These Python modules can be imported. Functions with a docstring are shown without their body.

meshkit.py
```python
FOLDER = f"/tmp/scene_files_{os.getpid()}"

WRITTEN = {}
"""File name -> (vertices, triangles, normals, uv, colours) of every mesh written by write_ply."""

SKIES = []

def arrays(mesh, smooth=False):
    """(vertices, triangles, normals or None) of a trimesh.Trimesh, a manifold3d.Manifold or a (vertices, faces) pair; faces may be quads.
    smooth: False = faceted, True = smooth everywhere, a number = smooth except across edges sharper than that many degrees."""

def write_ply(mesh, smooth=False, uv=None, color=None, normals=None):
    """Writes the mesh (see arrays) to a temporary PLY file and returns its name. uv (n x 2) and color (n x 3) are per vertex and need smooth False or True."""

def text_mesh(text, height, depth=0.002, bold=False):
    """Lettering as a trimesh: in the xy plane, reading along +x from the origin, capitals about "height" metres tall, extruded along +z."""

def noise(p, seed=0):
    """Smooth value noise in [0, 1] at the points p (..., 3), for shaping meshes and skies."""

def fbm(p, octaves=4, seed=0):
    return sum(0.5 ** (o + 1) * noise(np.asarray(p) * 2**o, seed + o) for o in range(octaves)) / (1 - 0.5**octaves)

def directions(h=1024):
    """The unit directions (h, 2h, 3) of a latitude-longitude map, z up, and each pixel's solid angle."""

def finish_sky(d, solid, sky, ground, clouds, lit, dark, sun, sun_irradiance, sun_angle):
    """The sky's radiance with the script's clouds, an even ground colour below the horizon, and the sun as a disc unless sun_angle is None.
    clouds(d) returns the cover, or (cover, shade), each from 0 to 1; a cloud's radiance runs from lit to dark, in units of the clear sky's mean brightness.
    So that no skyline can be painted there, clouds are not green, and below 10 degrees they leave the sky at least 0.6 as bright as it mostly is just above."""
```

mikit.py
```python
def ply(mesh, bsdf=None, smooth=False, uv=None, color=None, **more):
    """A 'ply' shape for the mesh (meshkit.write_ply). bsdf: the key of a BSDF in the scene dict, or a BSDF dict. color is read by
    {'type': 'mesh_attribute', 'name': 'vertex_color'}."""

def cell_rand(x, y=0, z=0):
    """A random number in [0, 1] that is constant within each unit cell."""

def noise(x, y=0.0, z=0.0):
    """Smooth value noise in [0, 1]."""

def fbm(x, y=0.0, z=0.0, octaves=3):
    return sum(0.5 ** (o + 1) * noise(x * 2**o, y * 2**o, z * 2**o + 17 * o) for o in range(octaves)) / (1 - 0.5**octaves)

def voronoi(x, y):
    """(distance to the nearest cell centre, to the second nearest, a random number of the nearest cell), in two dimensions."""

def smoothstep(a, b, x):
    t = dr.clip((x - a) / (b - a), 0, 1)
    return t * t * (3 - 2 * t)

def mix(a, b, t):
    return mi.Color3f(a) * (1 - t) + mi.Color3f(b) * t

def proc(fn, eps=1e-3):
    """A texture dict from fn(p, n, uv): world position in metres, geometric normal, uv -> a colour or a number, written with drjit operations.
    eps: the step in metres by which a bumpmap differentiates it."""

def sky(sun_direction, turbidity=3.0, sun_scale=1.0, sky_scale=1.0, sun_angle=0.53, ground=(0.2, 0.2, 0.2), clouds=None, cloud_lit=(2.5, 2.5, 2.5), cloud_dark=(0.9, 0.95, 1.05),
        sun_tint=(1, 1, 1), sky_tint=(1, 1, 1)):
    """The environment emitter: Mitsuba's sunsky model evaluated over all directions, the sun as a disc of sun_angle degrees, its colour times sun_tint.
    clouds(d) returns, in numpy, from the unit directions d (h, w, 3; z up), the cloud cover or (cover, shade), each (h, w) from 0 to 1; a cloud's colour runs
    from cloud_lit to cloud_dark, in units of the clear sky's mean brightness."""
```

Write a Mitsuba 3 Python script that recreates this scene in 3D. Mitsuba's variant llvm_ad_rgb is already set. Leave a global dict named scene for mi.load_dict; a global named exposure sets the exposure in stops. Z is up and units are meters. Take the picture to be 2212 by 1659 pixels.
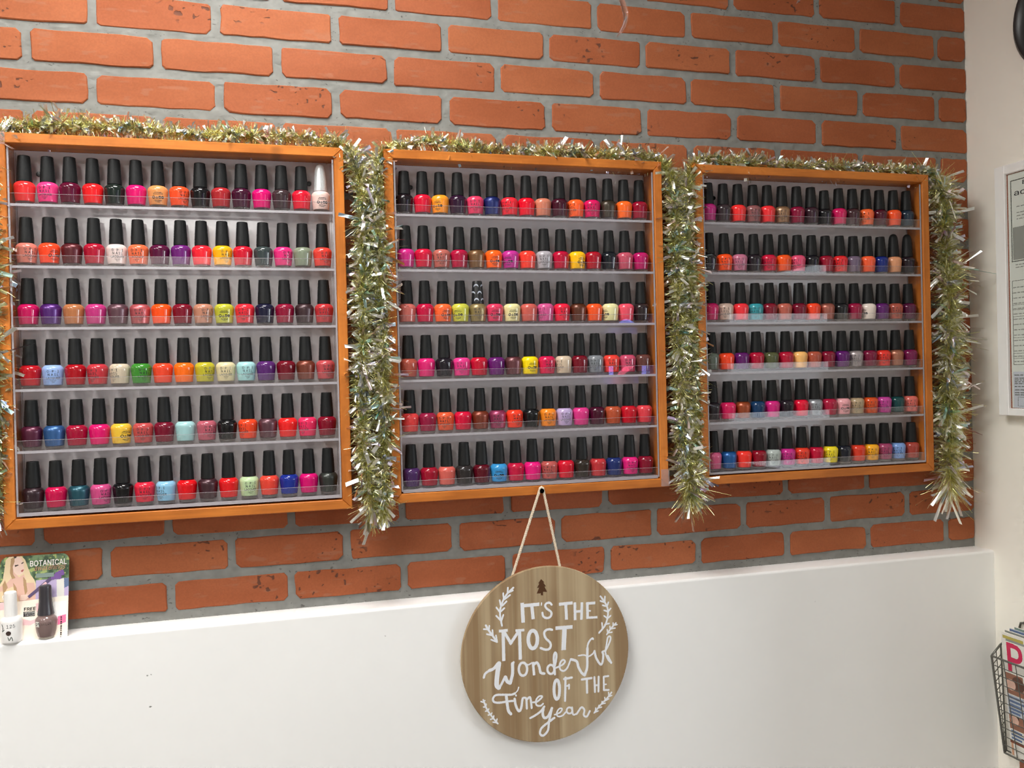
import math, random
import numpy as np, trimesh, drjit as dr, mitsuba as mi
from shapely.geometry import LineString, Polygon, Point, box as sbox
from shapely.ops import unary_union
import mikit, meshkit
from mikit import noise, fbm, smoothstep, mix

T = mi.ScalarTransform4f
scene, labels = {'type': 'scene'}, {}
RNG = np.random.default_rng(7)

# ------------------------------------------------------------------ camera, light, exposure
scene['camera'] = {'type': 'perspective', 'fov': 61.52, 'fov_axis': 'x', 'near_clip': 0.02, 'far_clip': 50.0,
    'to_world': T().look_at(origin=[0.4484, -1.708, 1.4997], target=[0.7142, -0.744, 1.4924], up=[0.0256, 0.0005, 0.9997])}
exposure = -0.04
LAMPS = [  # ceiling light panels: x, y, size x, size y, radiance
    (0.36, -0.60, 0.6, 0.6, 23.5),
    (-0.40, -1.60, 0.6, 1.2, 17.0),
    (-1.60, -1.60, 0.6, 1.2, 19.0),
    (-0.20, -5.26, 1.2, 0.6, 17.0),  # added out of view to brighten the rear wall that the lips mirror
]
LAMP_TINT = (1.0, 0.985, 0.955)
CEIL = 2.75
WIN_A, WIN_B = 17.0, 2.4     # radiance of the daylit panes: door side light, blind-covered shop window

# ------------------------------------------------------------------ helpers
def lin(c):
    c = np.asarray(c, float) / 255.0
    return np.where(c <= 0.04045, c / 12.92, ((c + 0.055) / 1.055) ** 2.4)
def rgb(c): return {'type': 'rgb', 'value': [float(v) for v in c]}
def srgb(*c): return rgb(lin(c))
COUNT = {}
def fresh(name):
    n = COUNT.get(name, 0); COUNT[name] = n + 1
    return name if n == 0 else '%s_%03d' % (name, n)
def thing(name, label, cat, group=None):
    key = fresh(name); labels[key] = {'label': label, 'category': cat}
    if group: labels[key]['group'] = group
    return key
def put(key, shape, label=None, kind=None):
    scene[key] = shape
    if label or kind:
        labels.setdefault(key, {})
        if label: labels[key]['label'] = label
        if kind: labels[key]['kind'] = kind
    return key
def part(parent, name, mesh, bsdf, smooth=False, label=None, kind=None, **kw):
    key = fresh(parent + '__' + name)
    return put(key, mikit.ply(mesh, bsdf, smooth, **kw), label, kind)
def struct(key, mesh, bsdf, label=None, smooth=False, **kw):
    scene[key] = mikit.ply(mesh, bsdf, smooth, **kw)
    labels[key] = {'kind': 'structure', 'label': label or key.replace('_', ' ')}
    return key
def bx(x0, x1, y0, y1, z0, z1):
    m = trimesh.creation.box(extents=[x1 - x0, y1 - y0, z1 - z0]); m.apply_translation([(x0 + x1) / 2, (y0 + y1) / 2, (z0 + z1) / 2]); return m
def rbox(x0, x1, y0, y1, z0, z1, b=0.001):
    import manifold3d as m3
    c = m3.Manifold.cube([x1 - x0 - 2 * b, y1 - y0, z1 - z0 - 2 * b]).translate([x0 + b, y0, z0 + b])
    d = m3.Manifold.cube([x1 - x0, y1 - y0 - 2 * b, z1 - z0 - 2 * b]).translate([x0, y0 + b, z0 + b])
    e = m3.Manifold.cube([x1 - x0 - 2 * b, y1 - y0 - 2 * b, z1 - z0]).translate([x0 + b, y0 + b, z0])
    m = m3.Manifold.batch_hull([c, d, e]).to_mesh()
    return trimesh.Trimesh(m.vert_properties[:, :3], m.tri_verts, process=False)
def join(ms): return trimesh.util.concatenate(ms)
def lathe(prof, n=28, sx=1.0):
    """prof: (r, z) from bottom centre to top centre; r = 0 closes."""
    prof = np.asarray(prof, float); a = np.arange(n) * 2 * np.pi / n
    vs, fs, rings = [], [], []
    for r, z in prof:
        if r < 1e-9:
            rings.append([len(vs)]); vs.append((0, 0, z))
        else:
            rings.append(list(range(len(vs), len(vs) + n))); vs += [(r * math.cos(t), r * math.sin(t), z) for t in a]
    for p, q in zip(rings[:-1], rings[1:]):
        for i in range(n):
            j = (i + 1) % n
            if len(p) == 1 and len(q) == 1: continue
            if len(p) == 1: fs.append((p[0], q[j], q[i]))
            elif len(q) == 1: fs.append((p[i], p[j], q[0]))
            else: fs += [(p[i], p[j], q[j]), (p[i], q[j], q[i])]
    return trimesh.Trimesh(np.array(vs), np.array(fs), process=False)
def tube(pts, rad, sides=8, closed=False, cap=True):
    p = np.asarray(pts, float); n = len(p); rad = np.broadcast_to(rad, (n,))
    t = np.gradient(p, axis=0)
    if closed: t = np.roll(p, -1, 0) - np.roll(p, 1, 0)
    t /= np.linalg.norm(t, axis=1, keepdims=True)
    a = np.zeros_like(p); ref = np.array([0, 0, 1.0]) if abs(t[0, 2]) < 0.8 else np.array([1.0, 0, 0])
    for i in range(n):
        ref = ref - t[i] * (ref @ t[i]); ref /= np.linalg.norm(ref); a[i] = ref
    b = np.cross(t, a); ang = np.arange(sides) * 2 * np.pi / sides
    v = p[:, None] + rad[:, None, None] * (np.cos(ang)[None, :, None] * a[:, None] + np.sin(ang)[None, :, None] * b[:, None])
    v = v.reshape(-1, 3); f = []
    for i in range(n if closed else n - 1):
        k = (i + 1) % n
        for s in range(sides):
            u = (s + 1) % sides
            f += [(i * sides + s, i * sides + u, k * sides + u), (i * sides + s, k * sides + u, k * sides + s)]
    if cap and not closed:
        v = np.vstack([v, p[:1], p[-1:]]); c0, c1 = len(v) - 2, len(v) - 1
        for s in range(sides):
            u = (s + 1) % sides
            f += [(c0, u, s), (c1, (n - 1) * sides + s, (n - 1) * sides + u)]
    return trimesh.Trimesh(v, np.array(f), process=False)
def prism_y(poly, y0, y1, ch=0.0):
    """shapely polygon in (x, z), its face at y0 (towards the room), back at y1; optional front chamfer (convex quads)."""
    m = trimesh.creation.extrude_polygon(poly, y1 - y0, engine='earcut')
    v = np.array(m.vertices); w = np.stack([v[:, 0], y1 - v[:, 2], v[:, 1]], 1)
    return trimesh.Trimesh(w, m.faces, process=False)
def flat_print(poly, frame, lift, depth=0.00012):
    """A printed or painted shape: a very thin polygon; frame(u, v, h) -> 3-D points."""
    out = []
    for g in getattr(poly, 'geoms', [poly]):
        if g.is_empty or g.area < 1e-12 or g.geom_type != 'Polygon': continue
        m = trimesh.creation.extrude_polygon(g, depth, engine='earcut'); v = np.array(m.vertices)
        out.append(trimesh.Trimesh(frame(v[:, 0], v[:, 1], v[:, 2] + lift), m.faces, process=False))
    return join(out)
def text_poly(text, height, bold=False):
    m = meshkit.text_mesh(text, height, 0.002, bold); v = np.array(m.vertices); f = m.faces[m.face_normals[:, 2] > 0.5]
    return v[:, :2], f
def text_flat(text, height, frame, u, v, lift, bold=False, sx=1.0, skew=0.0, center=False):
    """Front faces of lettering only, laid on frame(u, v, h)."""
    p, f = text_poly(text, height, bold)
    x = p[:, 0] * sx + skew * p[:, 1]
    if center: x = x - (x.max() + x.min()) / 2
    return trimesh.Trimesh(frame(x + u, p[:, 1] + v, np.full(len(p), lift)), f, process=False)
def curve(pts, n=8):
    """Catmull-Rom through the points."""
    p = np.asarray(pts, float)
    if len(p) < 3: return p
    q = np.vstack([2 * p[0] - p[1], p, 2 * p[-1] - p[-2]]); out = []
    for i in range(len(p) - 1):
        a, b, c, d = q[i:i + 4]
        for t in np.arange(n) / n:
            out.append(0.5 * (2 * b + (c - a) * t + (2 * a - 5 * b + 4 * c - d) * t * t + (3 * b - a - 3 * c + d) * t ** 3))
    out.append(p[-1]); return np.array(out)

# ------------------------------------------------------------------ materials
def mat(key, d):
    scene[key] = {'type': 'twosided', 'bsdf': d} if d['type'] in ('principled', 'diffuse', 'bumpmap') else d
    return key
def principled(color, rough=0.5, metallic=0.0, spec=0.5, **kw):
    return {'type': 'principled', 'base_color': color, 'roughness': rough, 'metallic': metallic, 'specular': spec, **kw}
def two(d): return d

def brick_pits(p):
    wx, wz = p.x + 0.010 * fbm(p.x * 90, p.z * 90, 11.0, 2), p.z + 0.010 * fbm(p.x * 90, p.z * 90, 21.0, 2)
    return smoothstep(0.82, 0.90, noise(wx * 120, wz * 190, 9.0)) * smoothstep(0.66, 0.78, noise(p.x * 9, p.z * 15, 4.0))
def brick_fn(tone):
    c0, c1 = tone
    def fn(p, n, uv):
        big = fbm(p.x * 9 + 3, p.z * 22, p.y * 9, 3)
        c = mix(c0, c1, smoothstep(0.25, 0.75, big))
        grain = noise(p.x * 420, p.z * 420, 2.0)
        c = c * (0.94 + 0.12 * grain)
        smear = smoothstep(0.66, 0.80, fbm(p.x * 30 + 40, p.z * 95 + 7, 3.0, 3))
        c = mix(c, (0.33, 0.15, 0.09), 0.35 * smear)
        pit = brick_pits(p)
        return mix(c, (0.07, 0.03, 0.02), 0.8 * pit)
    return fn
BRICK_TONES = [((0.300, 0.083, 0.030), (0.335, 0.098, 0.037)), ((0.280, 0.074, 0.026), (0.320, 0.089, 0.034)), ((0.312, 0.089, 0.033), (0.350, 0.106, 0.041)), ((0.290, 0.078, 0.029), (0.328, 0.093, 0.037))]
def brick_bump(p, n, uv):
    pit = brick_pits(p)
    return 0.0006 * fbm(p.x * 90, p.z * 160, p.y * 100, 3) - 0.0008 * pit
for i, t in enumerate(BRICK_TONES):
    mat('m_brick_%d' % i, {'type': 'bumpmap', 'arbitrary': mikit.proc(brick_bump, 4e-4), 'scale': 1.0,
        'bsdf': principled(mikit.proc(brick_fn(t)), 0.7, 0, 0.25)})
def mortar_fn(p, n, uv):
    c = mix((0.185, 0.185, 0.17), (0.26, 0.26, 0.24), fbm(p.x * 60, p.z * 60, 1.0, 3))
    wx, wz = p.x + 0.006 * fbm(p.x * 150, p.z * 150, 11.0, 2), p.z + 0.006 * fbm(p.x * 150, p.z * 150, 21.0, 2)
    pit = smoothstep(0.74, 0.84, fbm(wx * 170, wz * 300, 5.0, 3)) * smoothstep(0.42, 0.6, noise(p.x * 17, p.z * 30, 6.0))
    c = mix(c, (0.06, 0.055, 0.05), 0.75 * pit)
    # beyond the built bricks the pattern carries on, too far aside to be told apart piece by piece
    row = dr.floor((p.z - 2.0069) / 0.0719)
    ph = dr.select(row - 2 * dr.floor(row / 2) > 0.5, mi.Float(0.037), mi.Float(0.145))
    fx, fz = (p.x - ph) / 0.2165, (p.z - 2.0069) / 0.0719
    fx, fz = fx - dr.floor(fx), fz - dr.floor(fz)
    inb = (dr.abs(fx - 0.5) < 0.462) & (dr.abs(fz - 0.5) < 0.39) & ((p.x < -0.62) | (p.z > 2.44)) & (p.z > 1.07)
    return dr.select(inb, mi.Color3f(0.31, 0.086, 0.032), c)
def mortar_bump(p, n, uv): return 0.0025 * fbm(p.x * 90, p.z * 120, 2.0, 4)
mat('m_mortar', {'type': 'bumpmap', 'arbitrary': mikit.proc(mortar_bump, 5e-4), 'scale': 1.0, 'bsdf': {'type': 'diffuse', 'reflectance': mikit.proc(mortar_fn)}})

CHIPS = ((0.2165, 0.985, 0.0030), (0.2225, 0.986, 0.0022), (0.2200, 0.929, 0.0036), (0.2800, 0.803, 0.0022), (1.5840, 0.990, 0.0020), (0.640, 1.012, 0.0022))
def plaster(c, spots=False):
    def fn(p, n, uv):
        q = fbm(p.x * 3 + 5, p.y * 3, p.z * 3, 3)
        k = mi.Color3f(c) * (0.97 + 0.06 * q)
        if spots:   # a few chips in the paint of the half wall
            for cx, cz, r in CHIPS:
                w = 0.0012 * noise(p.x * 900, p.z * 900, 3.0)
                d = dr.sqrt(dr.square(p.x - cx) + dr.square((p.z - cz) * 1.6))
                k = mix(k, (0.16, 0.16, 0.15), 0.85 * (1 - smoothstep(r * 0.6, r, d + w)))
        return k
    return fn
mat('m_white_wall', principled(mikit.proc(plaster((0.83, 0.83, 0.81), True)), 0.42, 0, 0.4))
mat('m_cream_wall', principled(mikit.proc(plaster((0.87, 0.84, 0.755))), 0.55, 0, 0.3))
mat('m_room_wall', {'type': 'diffuse', 'reflectance': rgb((0.52, 0.51, 0.48))})
mat('m_rear_wall', {'type': 'diffuse', 'reflectance': rgb((0.76, 0.75, 0.72))})
mat('m_ceiling', {'type': 'diffuse', 'reflectance': rgb((0.66, 0.66, 0.65))})
mat('m_floor', principled(mikit.proc(lambda p, n, uv: mix((0.20, 0.18, 0.155), (0.26, 0.235, 0.20), fbm(p.x * 4, p.y * 4, 0.0, 3))), 0.4))

def wood_fn(axis):
    def fn(p, n, uv):
        a, b = (p.x, p.z) if axis == 'x' else (p.z, p.x)
        w = fbm(a * 5 + 1.3, b * 60, p.y * 60, 3)
        fine = noise(a * 40, b * 700, p.y * 700)
        blot = fbm(a * 14, b * 26 + 9, 3.0, 3)
        c = mix((0.39, 0.115, 0.019), (0.60, 0.195, 0.033), smoothstep(0.25, 0.75, 0.6 * w + 0.4 * blot))
        knot = smoothstep(0.86, 0.93, noise(a * 13 + 2, b * 30, 7.0))
        return mix(c * (0.90 + 0.2 * fine), (0.16, 0.05, 0.012), 0.6 * knot)
    return fn
for a in 'xz':
    mat('m_wood_' + a, principled(mikit.proc(wood_fn(a)), 0.38, 0, 0.2, clearcoat=0.10, clearcoat_gloss=0.85))
mat('m_acrylic', {'type': 'thindielectric', 'int_ior': 1.49})
mat('m_acrylic_edge', two(principled(rgb((0.34, 0.32, 0.34)), 0.18, 0, 0.6)))
mat('m_back_panel', two(principled(mikit.proc(lambda p, n, uv: mix((0.66, 0.615, 0.625), (0.72, 0.675, 0.685), fbm(p.x * 7, p.z * 9, 1.0, 3))), 0.07, 0, 0.5)))
mat('m_cap', principled(rgb((0.0075, 0.0082, 0.0082)), 0.5, 0, 0.25))
mat('m_black', principled(rgb((0.012, 0.012, 0.012)), 0.35, 0, 0.5))
mat('m_polish', principled({'type': 'mesh_attribute', 'name': 'vertex_color'}, 0.045, 0.0, 0.55))
mat('m_shimmer', principled({'type': 'mesh_attribute', 'name': 'vertex_color'}, 0.36, 0.55, 0.5, clearcoat=1.0, clearcoat_gloss=0.99))
mat('m_glass', {'type': 'dielectric', 'int_ior': 1.5})
mat('m_print', {'type': 'diffuse', 'reflectance': rgb((0.03, 0.03, 0.032))})
mat('m_gold', two(principled({'type': 'mesh_attribute', 'name': 'vertex_color'}, 0.20, 1.0, 0.5)))
mat('m_silver', two(principled({'type': 'mesh_attribute', 'name': 'vertex_color'}, 0.24, 1.0, 0.5)))
mat('m_tape', {'type': 'blendbsdf', 'weight': 0.12, 'a': {'type': 'thindielectric', 'int_ior': 1.5}, 'b': {'type': 'twosided', 'bsdf': {'type': 'diffuse', 'reflectance': rgb((0.75, 0.70, 0.70))}}})
mat('m_metal', {'type': 'roughconductor', 'material': 'Al', 'alpha': 0.25})
mat('m_wire', principled(rgb((0.16, 0.16, 0.145)), 0.38, 0.7, 0.5))

# ------------------------------------------------------------------ the room
X0, X1, XS, YB = -3.9, 2.07, 3.7, -5.6     # left wall, right return wall, shop front side, rear
LEDGE_Z, LEDGE_Y = 1.0656, -0.058
struct('floor', bx(X0 - .1, XS + .1, YB - .1, 0.1, -0.1, 0.0), 'm_floor', 'grey brown floor')
struct('ceiling', bx(X0 - .1, XS + .1, YB - .1, 0.1, CEIL, CEIL + 0.1), 'm_ceiling', 'white ceiling')
struct('wall_back', bx(X0, X1 + 0.1, 0.0, 0.1, 1.0, CEIL), 'm_mortar', 'red brick wall with wide grey mortar joints')
struct('wall_left', bx(X0 - .1, X0, YB, 0.1, 0, CEIL), 'm_room_wall', 'pale side wall')
struct('wall_rear', bx(X0, XS, YB - .1, YB, 0, CEIL), 'm_rear_wall', 'white rear wall')
struct('wall_right', bx(X1, X1 + 0.12, -0.62, 0.1, 0, CEIL), 'm_cream_wall', 'cream painted side wall')
# the shop-front side beyond the short return wall: wall with two window openings
WA = (-2.30, -1.50, 0.92, 1.78); WB = (-4.15, -2.85, 0.80, 2.20)
side = [bx(XS, XS + .1, YB, WB[0], 0, CEIL), bx(XS, XS + .1, WB[1], WA[0], 0, CEIL), bx(XS, XS + .1, WA[1], 0.1, 0, CEIL)]
for a in (WA, WB): side += [bx(XS, XS + .1, a[0], a[1], 0, a[2]), bx(XS, XS + .1, a[0], a[1], a[3], CEIL)]
struct('wall_front', join(side), 'm_room_wall', 'shop front wall')
struct('wall_alcove', bx(X1 + 0.12, XS, -0.1, 0.0, 0, CEIL), 'm_room_wall', 'pale wall beyond the return')
for n, a, L in ((1, WA, WIN_A), (2, WB, WIN_B)):
    k = 'window_%d' % n
    fr = [bx(XS - .03, XS + .05, a[0], a[0] + .05, a[2], a[3]), bx(XS - .03, XS + .05, a[1] - .05, a[1], a[2], a[3]), bx(XS - .03, XS + .05, a[0] + .05, a[1] - .05, a[2], a[2] + .05), bx(XS - .03, XS + .05, a[0] + .05, a[1] - .05, a[3] - .05, a[3])]
    struct(k, join(fr), 'm_white_wall', 'daylit window of the shop front')
    v = np.array([[XS, a[0] + .05, a[2] + .05], [XS, a[1] - .05, a[2] + .05], [XS, a[1] - .05, a[3] - .05], [XS, a[0] + .05, a[3] - .05]])
    pane = mikit.ply((v, np.array([[0, 2, 1], [0, 3, 2]])), {'type': 'diffuse', 'reflectance': rgb((.5, .5, .5))})
    pane['emitter'] = {'type': 'area', 'radiance': rgb(np.array((0.86, 0.93, 1.0)) * L)}
    put(k + '__pane', pane)
for i, (x, y, sx, sy, L) in enumerate(LAMPS):
    t = thing('ceiling_light', 'flat white ceiling light panel number %s' % ('one', 'two', 'three', 'four_added_for_fill_light', 'five', 'six')[i], 'ceiling light', 'ceiling light panels')
    fr = [bx(x - sx / 2, x + sx / 2, y + s * sy / 2 - .015, y + s * sy / 2 + .015, CEIL - .03, CEIL) for s in (-1, 1)] + [bx(x + s * sx / 2 - .015, x + s * sx / 2 + .015, y - sy / 2, y + sy / 2, CEIL - .03, CEIL) for s in (-1, 1)]
    part(t, 'frame', join(fr), 'm_white_wall')
    u, w = sx / 2 - .015, sy / 2 - .015
    v = np.array([[x - u, y - w, CEIL - .012], [x + u, y - w, CEIL - .012], [x + u, y + w, CEIL - .012], [x - u, y + w, CEIL - .012]])
    d = mikit.ply((v, np.array([[0, 2, 1], [0, 3, 2]])), {'type': 'diffuse', 'reflectance': rgb((.5, .5, .5))})
    d['emitter'] = {'type': 'area', 'radiance': rgb(np.array(LAMP_TINT) * L)}
    put(t + '__diffuser', d)

# a neon sign on the rear wall: the racks' clear lips mirror it
ns = thing('neon_sign', 'neon sign with a blue oval and a red wavy tube, high on the rear wall', 'sign')
def glow(name, pts, rad, c, L):
    m = tube([(3.50 + u, YB + .04, 1.56 + v) for u, v in pts], rad, 8)
    d = mikit.ply(m, {'type': 'diffuse', 'reflectance': rgb((.3, .3, .3))}, True); d['emitter'] = {'type': 'area', 'radiance': rgb(np.array(c) * L)}
    put(ns + '__' + name, d)
glow('blue_tube', [(.16 * math.cos(t), .42 * math.sin(t)) for t in np.linspace(0, 2 * math.pi, 40)], .022, (.25, .30, 1.0), 6.0)
glow('red_tube', [(.09 * math.sin(v * 16), v) for v in np.linspace(-.3, .3, 40)], .026, (1.0, .12, .22), 6.0)
part(ns, 'backing', bx(3.30, 3.69, YB + .001, YB + .012, 1.08, 2.04), 'm_black')

# half wall below the bricks, its front top edge rounded
def half_wall():
    prof = [(0.0, 0.0), (0.0, LEDGE_Z), (LEDGE_Y + .006, LEDGE_Z)] + [(LEDGE_Y + .006 - .006 * math.sin(t), LEDGE_Z - .006 + .006 * math.cos(t)) for t in np.linspace(0.3, math.pi / 2, 5)] + [(LEDGE_Y, 0.0)]
    m = trimesh.creation.extrude_polygon(Polygon(prof), X1 - X0, engine='earcut'); v = np.array(m.vertices)
    return trimesh.Trimesh(np.stack([v[:, 2] + X0, v[:, 0], v[:, 1]], 1), m.faces[:, ::-1], process=False)
struct('wall_lower', half_wall(), 'm_white_wall', 'white painted half wall with a narrow ledge', 40)

# bricks: running bond, measured joints
PITCH, COURSE, Z0 = 0.2165, 0.0719, 2.0069
def brick_mesh(x0, x1, z0, z1, r):
    """an uneven outline with knocked corners, a proud face and a bevelled rim"""
    n_l, n_s = 9, 4
    pts = []
    c = r.uniform(0.003, 0.010, 4)
    def side(a, b, n): return [np.array(a) + (np.array(b) - np.array(a)) * t for t in np.linspace(0, 1, n)]
    pts += side((x0 + c[0], z0), (x1 - c[1], z0), n_l) + side((x1, z0 + c[1]), (x1, z1 - c[2]), n_s) + side((x1 - c[2], z1), (x0 + c[3], z1), n_l) + side((x0, z1 - c[3]), (x0, z0 + c[0]), n_s)
    p = np.array(pts); n = len(p)
    w = r.normal(0, 0.0009, n); w = 0.6 * w + 0.4 * np.roll(w, 1)
    ctr = p.mean(0); nrm = np.where(np.abs(p - ctr) * [1 / (x1 - x0), 1 / (z1 - z0)] > 0.42, np.sign(p - ctr), 0)
    outer = p + nrm * w[:, None]
    inner = outer - nrm * r.uniform(0.0008, 0.0022, n)[:, None]
    proud = r.uniform(0.0018, 0.0040); tilt = r.normal(0, 0.004, 2)
    yf = -proud + (inner - ctr) @ tilt
    v = np.vstack([np.c_[outer[:, 0], np.full(n, 0.004), outer[:, 1]], np.c_[outer[:, 0], yf * 0.45, outer[:, 1]], np.c_[inner[:, 0], yf, inner[:, 1]], [[ctr[0], -proud, ctr[1]]]])
    f = []
    for i in range(n):
        j = (i + 1) % n
        for a in (0, n): f += [(a + i, a + j, a + n + j), (a + i, a + n + j, a + n + i)]
        f.append((2 * n + i, 2 * n + j, 3 * n))
    return trimesh.Trimesh(v, np.array(f), process=False)
rb = np.random.default_rng(11)
for i in range(-13, 6):
    za, zb = Z0 + COURSE * i, Z0 + COURSE * (i + 1)
    ph = 0.145 if i % 2 == 0 else 0.037
    xs = [ph + PITCH * j + rb.normal(0, 0.0012) for j in range(-3, 10)]
    xs = [x for x in xs if x > -0.62]
    xs = xs + [X1 + 0.006] if X1 - xs[-1] > 0.03 else xs
    zj = rb.normal(0, 0.0008)
    for a, b in zip(xs[:-1], xs[1:]):
        g = rb.uniform(0.0066, 0.0086, 2); h = rb.uniform(0.0068, 0.0088, 2)
        m = brick_mesh(a + g[0], min(b - g[1], X1 - 0.001), za + h[0] + zj + (0.004 if i == -13 else 0), zb - h[1] + zj, rb)
        part('wall_back', 'brick', m, 'm_brick_%d' % rb.integers(4))

# ------------------------------------------------------------------ wooden frames and acrylic racks
CABS = [(-0.0032, 1.2600, 0.5871, 0.6803), (0.6594, 1.2641, 0.5776, 0.6782), (1.3139, 1.2622, 0.5895, 0.6788)]
SIDE = ('left', 'middle', 'right')
YF, YK, TW = -0.062, -0.003, 0.0177
def rail(poly, y0, y1, ch=0.0012):
    o = np.array(poly, float); q = np.array(Polygon(o).buffer(-ch, join_style=2).exterior.coords)[:-1]
    q = np.array([q[np.argmin(((q - a) ** 2).sum(1))] for a in o]); n = len(o)
    v = np.vstack([np.c_[q[:, 0], np.full(n, y0), q[:, 1]], np.c_[o[:, 0], np.full(n, y0 + ch), o[:, 1]], np.c_[o[:, 0], np.full(n, y1), o[:, 1]]])
    f = [(0, k, k + 1) for k in range(1, n - 1)] + [(2 * n, 2 * n + k + 1, 2 * n + k) for k in range(1, n - 1)]
    for a in (0, n):
        for i in range(n):
            j = (i + 1) % n; f += [(a + i, a + n + j, a + j), (a + i, a + n + i, a + n + j)]
    m = trimesh.Trimesh(v, np.array(f), process=False); trimesh.repair.fix_normals(m); return m
SHELF0, SHELFD = 1.8207, 0.1066
def shelf_z(r): return SHELF0 - SHELFD * r
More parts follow.
